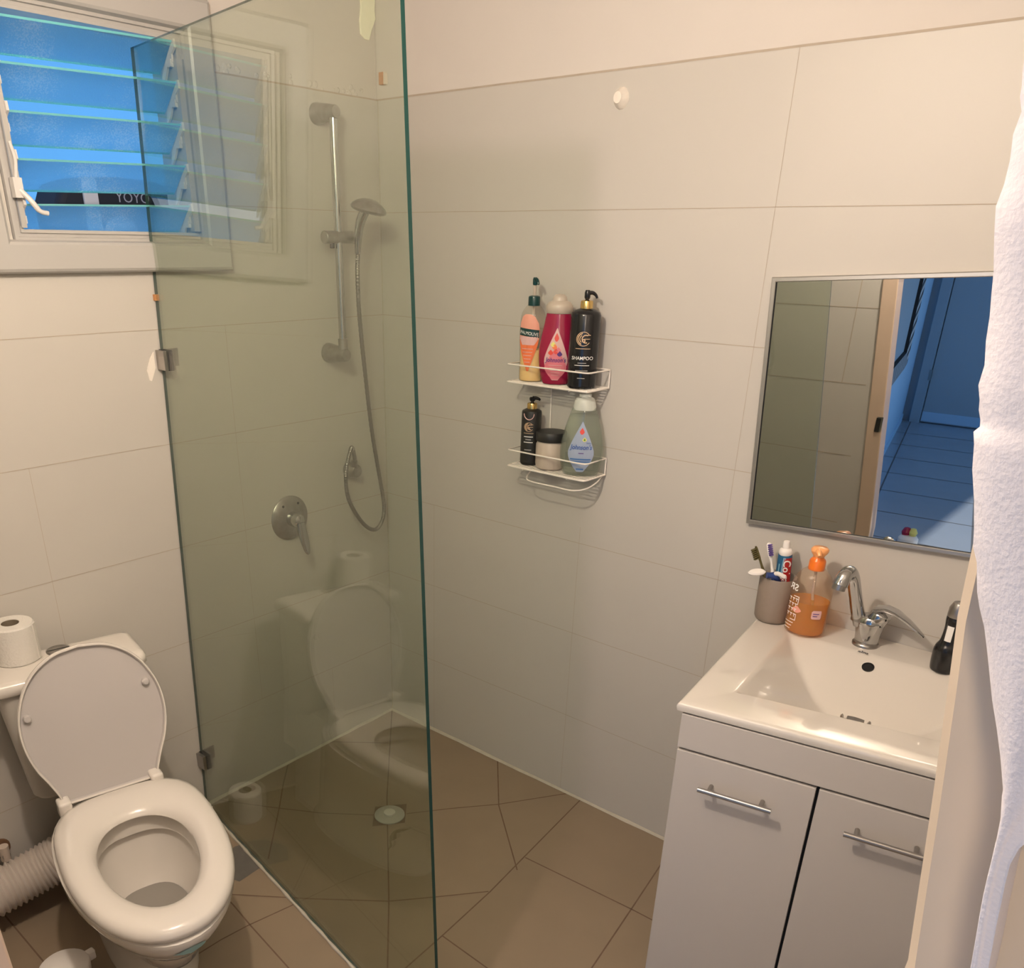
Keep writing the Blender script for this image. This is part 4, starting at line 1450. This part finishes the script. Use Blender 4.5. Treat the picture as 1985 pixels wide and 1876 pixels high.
def egg(u0, u1, wd, z, n=48, p_back=2.7, p_front=2.0, v0=0.0):
    uc = u0 + (u1 - u0) * 0.42
    out = []
    for i in range(n):
        a = 2 * PI * i / n
        c, s = math.cos(a), math.sin(a)
        if c >= 0:
            hu, p = u1 - uc, p_front
        else:
            hu, p = uc - u0, p_back
        k = (abs(c) ** p + abs(s) ** p) ** (-1 / p)
        u_ = uc + hu * c * k
        out.append(Vector((u_, v0 + wd * s * k - 0.042 * max(0.0, u_ - 0.35), z)))
    return out


mb = MB()
rs = [egg(0.13, 0.64, 0.115, 0.0), egg(0.13, 0.64, 0.112, 0.02), egg(0.15, 0.62, 0.100, 0.06), egg(0.15, 0.62, 0.098, 0.14), egg(0.17, 0.72, 0.122, 0.22),
      egg(0.20, 0.83, 0.155, 0.30), egg(0.23, 0.872, 0.176, 0.35), egg(0.24, 0.893, 0.190, 0.385), egg(0.245, 0.892, 0.190, 0.398), egg(0.27, 0.882, 0.181, 0.403),
      egg(0.40, 0.815, 0.120, 0.403), egg(0.405, 0.81, 0.115, 0.395), egg(0.41, 0.80, 0.112, 0.355), egg(0.395, 0.815, 0.122, 0.348), egg(0.40, 0.81, 0.120, 0.33),
      egg(0.42, 0.79, 0.108, 0.27), egg(0.45, 0.76, 0.088, 0.21), egg(0.48, 0.72, 0.068, 0.185), egg(0.50, 0.69, 0.05, 0.17)]
mb.rings(rs, 'ceramic', True, True)
# rear deck and neck under the cistern
mb.box((0.02, -0.10, 0.22), (0.33, 0.10, 0.398), 'ceramic')
mb.box((0.05, -0.075, 0.0), (0.25, 0.075, 0.24), 'ceramic')
mb.build('bowl', to, smooth=True, angle=55)
mb = MB()
mb.rings([egg(0.445, 0.765, 0.086, 0.213)], 'water', False, True)
mb.build('water', to)

# seat
mb = MB()
O_ = dict(u0=0.300, u1=0.892, wd=0.184, p_back=3.4, p_front=2.15)
I_ = dict(u0=0.425, u1=0.785, wd=0.108)
prof = [(0.03, 0.407), (0.0, 0.413), (0.0, 0.421), (0.05, 0.431), (0.16, 0.437), (0.42, 0.440), (0.68, 0.436), (0.86, 0.428), (0.97, 0.418), (1.0, 0.410), (0.95, 0.406)]
rs = []
eo, ei = egg(**O_, z=0), egg(**I_, z=0, p_back=2.2)
for t, z in prof:
    rs.append([a.lerp(b, t) + Vector((0, 0, z)) for a, b in zip(eo, ei)])
rs = [[p + Vector((-0.002, 0.0, 0)) for p in q] for q in rs]
rs.append(rs[0])
mb.rings(rs, 'seat', False, False)
mb.build('seat', to, smooth=True, angle=60)

# lid, leaning back 12 deg
lean = math.radians(13)
LM = Matrix.Translation((0.299, -0.010, 0.426)) @ Matrix.Rotation(-lean, 4, 'Y')
mb = MB()
half = [(0.118, 0.004), (0.124, 0.03), (0.140, 0.07), (0.160, 0.115), (0.172, 0.165), (0.174, 0.215), (0.165, 0.265), (0.142, 0.318), (0.108, 0.358), (0.060, 0.386), (0.0, 0.396)]
hs_ = [(p.x, p.z) for p in spline([(a, 0, b) for a, b in half], 5)]
outl = hs_ + [(-x, z) for x, z in reversed(hs_[:-1])]
def lring(sc, x, cz=0.19):
    return [LM @ Vector((x, v * sc, cz + (z - cz) * sc)) for v, z in outl]
rs = [lring(0.96, -0.010), lring(0.99, -0.006), lring(1.0, 0.0), lring(1.0, 0.010), lring(0.992, 0.013), lring(0.975, 0.013), lring(0.965, 0.010), lring(0.955, 0.0015)]
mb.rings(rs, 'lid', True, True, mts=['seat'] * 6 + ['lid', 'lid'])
lid = mb.build('lid', to, smooth=True, angle=50)
for v, z in ((-0.148, 0.245), (0.138, 0.262)):
    mb = MB()
    mb.lathe([(0.0095, 0.0), (0.0095, 0.010), (0.007, 0.013), (0.001, 0.0135)], 'lid', mtx=LM @ Matrix.Translation((0.001, v, z)) @ Matrix.Rotation(PI / 2, 4, 'Y'), n=18)
    mb.build('bumper', lid, smooth=True)
for v in (-0.128, 0.100):
    mb = MB()
    mb.box((0.288, v - 0.016, 0.404), (0.330, v + 0.016, 0.452), 'seat')
    mb.build('hinge', to, bevel=0.007, seg=3, smooth=True)

# cistern
mb = MB()
def rbox(u0, u1, v0, v1, z, r=0.02, n=5):
    out = []
    for (cx, cy, a0) in ((u1 - r, v1 - r, 0), (u0 + r, v1 - r, 90), (u0 + r, v0 + r, 180), (u1 - r, v0 + r, 270)):
        for k in range(n + 1):
            a = math.radians(a0 + 90 * k / n)
            out.append(Vector((cx + r * math.cos(a), cy + r * math.sin(a), z)))
    return out
mb.rings([rbox(0.055, 0.175, -0.165, 0.120, 0.385, 0.03), rbox(0.05, 0.185, -0.175, 0.125, 0.40, 0.03), rbox(0.048, 0.195, -0.195, 0.138, 0.60, 0.03), rbox(0.046, 0.200, -0.203, 0.143, 0.712, 0.03)], 'ceramic_dim')
mb.build('cistern', to, smooth=True, angle=40)
mb = MB()
mb.rings([rbox(0.044, 0.208, -0.214, 0.148, 0.712, 0.02), rbox(0.041, 0.213, -0.222, 0.152, 0.718, 0.02), rbox(0.041, 0.213, -0.222, 0.152, 0.736, 0.02), rbox(0.045, 0.208, -0.217, 0.147, 0.745, 0.02), rbox(0.055, 0.196, -0.206, 0.136, 0.749, 0.02)], 'ceramic')
cl = mb.build('cistern_lid', to, smooth=True, angle=50)
mb = MB()
mb.lathe([(0.030, 0.748), (0.030, 0.752), (0.027, 0.754), (0.001, 0.7545)], 'chrome_dull', mtx=Matrix.Translation((0.082, -0.034, 0)), n=28)
mb.box((0.0815, -0.061, 0.7545), (0.0830, -0.007, 0.7552), 'dark')
mb.build('flush_button', cl, smooth=True)
mb = MB()
def ell_decal(mb, i0, i1, z0, z1, mt):
    ring_lo = egg(0.230, 0.872, 0.176, z0, n=96)
    ring_hi = egg(0.239, 0.890, 0.188, z1, n=96)
    n = i1 - i0
    rows = []
    for k in range(7):
        t = k / 6
        hw = math.sqrt(max(0.03, 1 - (2 * t - 1) ** 2)) / 2
        row = []
        for q in range(9):
            ii = i0 + n * (0.5 + (q / 8 - 0.5) * 2 * hw)
            a = ring_lo[int(ii) % 96].lerp(ring_lo[(int(ii) + 1) % 96], ii % 1)
            b = ring_hi[int(ii) % 96].lerp(ring_hi[(int(ii) + 1) % 96], ii % 1)
            p = a.lerp(b, t)
            c = Vector((0.5, 0, p.z))
            row.append(p + (p - c).normalized() * 0.0025)
        rows.append(row)
    mb.rings(rows, mt, False, False, closed=False)
ell_decal(mb, -3, 3, 0.348, 0.380, 'teal_st')
tag(mb.build('sticker', to), 'teal oval sticker')
mb = MB()
ftr = [egg(0.15, 0.62, 0.100, 0.06, n=96), egg(0.15, 0.62, 0.098, 0.14, n=96), egg(0.17, 0.72, 0.122, 0.22, n=96)]
def foot_pt(z, ii):
    a, b = (ftr[0], ftr[1]) if z < 0.14 else (ftr[1], ftr[2])
    t = (z - a[0].z) / (b[0].z - a[0].z)
    pa = a[int(ii) % 96].lerp(a[(int(ii) + 1) % 96], ii % 1)
    pb = b[int(ii) % 96].lerp(b[(int(ii) + 1) % 96], ii % 1)
    p = pa.lerp(pb, t)
    return p + (p - Vector((0.4, 0, p.z))).normalized() * 0.0016
rows = []
for z, ic, hw in ((0.065, 12.2, 0.10), (0.085, 11.6, 0.35), (0.10, 11.9, 0.2), (0.115, 11.2, 0.9), (0.135, 10.9, 0.5), (0.15, 10.2, 1.0), (0.165, 10.0, 0.55), (0.185, 9.4, 0.08)):
    rows.append([foot_pt(z, ic - hw), foot_pt(z, ic), foot_pt(z, ic + hw)])
mb.rings(rows, 'crack', False, False, closed=False)
mb.build('glaze_chip', to)

# toilet rolls
def roll(name, loc, r, h, label, group=None):
    o = empty(name, loc)
    tag(o, label, 'toilet roll', 'toilet rolls')
    mb = MB()
    mb.lathe([(0.021, 0.0), (r, 0.0), (r + 0.0006, 0.004), (r, 0.03), (r + 0.0008, 0.06), (r, h - 0.004), (r - 0.003, h), (0.021, h)], 'tp', n=48, cap0=False, cap1=False)
    a = 0.7
    mb.prism([(r * math.cos(t) * 1.004, r * math.sin(t) * 1.004) for t in (a, a + 0.15, a + 0.3)] + [((r + 0.003) * math.cos(t), (r + 0.003) * math.sin(t)) for t in (a + 0.3, a + 0.15, a)], 'z', 0.001, h - 0.002, 'tp')
    mb.build('paper', o, smooth=True)
    mb = MB()
    mb.lathe([(0.0212, 0.0), (0.0212, h - 0.0005), (0.0198, h - 0.0005), (0.0198, 0.0)], 'card', n=32, cap0=False, cap1=False)
    mb.build('core', o, smooth=True)
    return o
roll('toilet_roll', (0.064, -1.372, 0.7505), 0.053, 0.098, 'white toilet roll standing on the toilet cistern lid')
roll('toilet_roll', (0.115, -0.985, 0.0005), 0.053, 0.100, 'white toilet roll standing on the floor between toilet and shower screen')

# waste hose and valve
mb = MB()
hp = spline([(0.15, -1.33, 0.185), (0.125, -1.38, 0.172), (0.105, -1.44, 0.150), (0.092, -1.51, 0.135), (0.085, -1.59, 0.125), (0.082, -1.70, 0.115)], 26)
mb.tube(hp, [0.061 + 0.004 * math.sin(i * PI / 2.5) for i in range(len(hp))], 'hose_w', n=28)
tag(mb.build('waste_hose', smooth=True, angle=60), 'white corrugated waste hose running from the toilet along the wall', 'hose')
vv = empty('water_valve', (0.0, -1.515, 0.20))
tag(vv, 'rusty brass water valve on the wall above the waste hose', 'valve')
bpy.context.view_layer.update()
mb = MB()
mb.lathe([(0.030, 0), (0.028, 0.006), (0.014, 0.010)], 'rust', mtx=Matrix.Translation((0, -1.512, 0.195)) @ Matrix.Rotation(PI / 2, 4, 'Y'), n=20)
attach(mb.build('escutcheon', smooth=True), vv)
mb = MB()
mb.tube([(0.004, -1.512, 0.195), (0.05, -1.512, 0.197)], 0.011, 'chrome_dull', n=14)
mb.tube([(0.04, -1.512, 0.18), (0.04, -1.512, 0.225)], 0.013, 'cap_clear', n=14)
attach(mb.build('valve_body', smooth=True), vv)

# brush holder
bh = empty('toilet_brush_holder', (0.435, -1.560, 0.0))
tag(bh, 'round white toilet brush holder at the bottom left beside the toilet', 'brush holder')
mb = MB()
mb.lathe([(0.052, 0.0), (0.054, 0.004), (0.060, 0.085), (0.060, 0.096), (0.056, 0.100), (0.001, 0.101)], 'white_p', n=36)
mb.build('pot', bh, smooth=True, angle=50)
mb = MB()
mb.box((-0.012, 0.050, 0.07), (0.006, 0.078, 0.098), 'white_p')
mb.build('lug', bh, bevel=0.004)

# ================================================================== TOWEL (hung on the door edge, close to the camera)
tw = empty('towel', (2.2, -1.80, 1.85))
tag(tw, 'white terry towel hanging on the cream door edge in the right foreground', 'towel')
bpy.context.view_layer.update()
L = [(2.096, 1.86), (2.104, 1.7779), (2.1062, 1.7666), (2.1080, 1.755), (2.1095, 1.7469), (2.1097, 1.7312), (2.1112, 1.7168), (2.1149, 1.7005), (2.1166, 1.6831), (2.119, 1.6742), (2.1188, 1.6675),
     (2.1246, 1.6445), (2.129, 1.6306), (2.1344, 1.6166), (2.1424, 1.5947), (2.1512, 1.5704), (2.1544, 1.5551), (2.1561, 1.5343), (2.1589, 1.5113), (2.1617, 1.4873), (2.1640, 1.462)]
Rr = [(2.40, 1.86), (2.39, 1.78), (2.38, 1.767), (2.37, 1.755), (2.36, 1.747), (2.35, 1.731), (2.34, 1.717), (2.33, 1.70), (2.32, 1.683), (2.31, 1.674), (2.30, 1.667),
      (2.29, 1.645), (2.275, 1.631), (2.25, 1.617), (2.21, 1.595), (2.175, 1.572), (2.162, 1.556), (2.1625, 1.5345), (2.1650, 1.5113), (2.1668, 1.4873), (2.1655, 1.462)]
Ls = spline([(a, 0, b) for a, b in L], 3)
Rs = spline([(a, 0, b) for a, b in Rr], 3)
mb = MB()
ncol = 26
fr, bk = [], []
for i, (a, b) in enumerate(zip(Ls, Rs)):
    r1, r2 = [], []
    jit = random.uniform(-0.0005, 0.0005)
    for k in range(ncol + 1):
        t = k / ncol
        x = a.x + (b.x - a.x) * t + (jit if k == 0 else 0)
        z = a.z + (b.z - a.z) * t
        fold = 0.008 * math.sin(t * 9.0 + 2.0 * (z - 1.6) * 8) * min(1, t * 3) * min(1, (b.x - a.x) / 0.1)
        edge = 0.010 * (1 - (1 - min(1, min(t, 1 - t) * 8)) ** 2)
        r1.append(Vector((x, -1.818 - edge - max(0, fold), z)))
        r2.append(Vector((x, -1.812 + 0.004 * min(1, min(t, 1 - t) * 8), z)))
    fr.append(r1)
    bk.append(r2)
rings_ = [r1 + list(reversed(r2)) for r1, r2 in zip(fr, bk)]
mb.rings(rings_, 'towel')
attach(mb.build('terry_cloth', smooth=True, angle=70), tw)
mb = MB()
mb.tube([(2.25, -1.80, 1.885), (2.25, -1.835, 1.88), (2.25, -1.842, 1.90)], 0.004, 'nickel', n=10)
mb.lathe([(0.014, 0), (0.012, 0.004), (0.001, 0.005)], 'nickel', mtx=Matrix.Translation((2.25, -1.80, 1.885)) @ Matrix.Rotation(PI / 2, 4, 'X'), n=18)
tag(mb.build('towel_hook', smooth=True), 'metal hook above the towel on the door edge', 'hook')

# ================================================================== HALLWAY THINGS SEEN IN THE MIRROR
fm = empty('framed_mirror', (0.4, -4.5, 0.84))
tag(fm, 'zebra-patterned framed mirror on the blue-lit hallway wall, seen by reflection', 'framed mirror')
bpy.context.view_layer.update()
def hw_pt(y, z, off):
    # hallway left wall line, offset inward
    x = 0.905 + (y + 1.87) * (1.455 / 7.13)
    return Vector((x + off * 0.98, y - off * 0.2, z))
mb = MB()
y0, y1, z0, z1 = -5.75, -3.1, 0.84, 2.3
def frr(d, off):
    return [hw_pt(y0 + d, z0 + d, off), hw_pt(y1 - d, z0 + d, off), hw_pt(y1 - d, z1 - d, off), hw_pt(y0 + d, z1 - d, off)]
mb.rings([frr(0, 0.0), frr(0, 0.05), frr(0.05, 0.065), frr(0.14, 0.05), frr(0.15, 0.02)], 'zebra', False, False, mts=['dark', 'zebra', 'zebra', 'dark'])
attach(mb.build('frame'), fm)
mb = MB()
mb.add(frr(0.14, 0.025), [(0, 1, 2, 3)], 'halldoor')
attach(mb.build('pane'), fm)
ty = empty('toy', (0.93, -3.75, 0))
tag(ty, 'white toy with magenta and yellow top on the hallway floor, seen by reflection', 'toy')
mb = MB()
mb.lathe([(0.05, 0), (0.06, 0.01), (0.06, 0.05), (0.045, 0.07), (0.001, 0.075)], 'white_p', n=24)
mb.build('base', ty, smooth=True)
mb = MB()
mb.lathe([(0.025, 0.07), (0.03, 0.09), (0.018, 0.115), (0.001, 0.12)], 'magenta', c=(-0.018, 0, 0), n=16)
mb.lathe([(0.02, 0.07), (0.028, 0.09), (0.016, 0.115), (0.001, 0.12)], 'yel_p', c=(0.02, 0, 0), n=16)
mb.build('crown', ty, smooth=True)
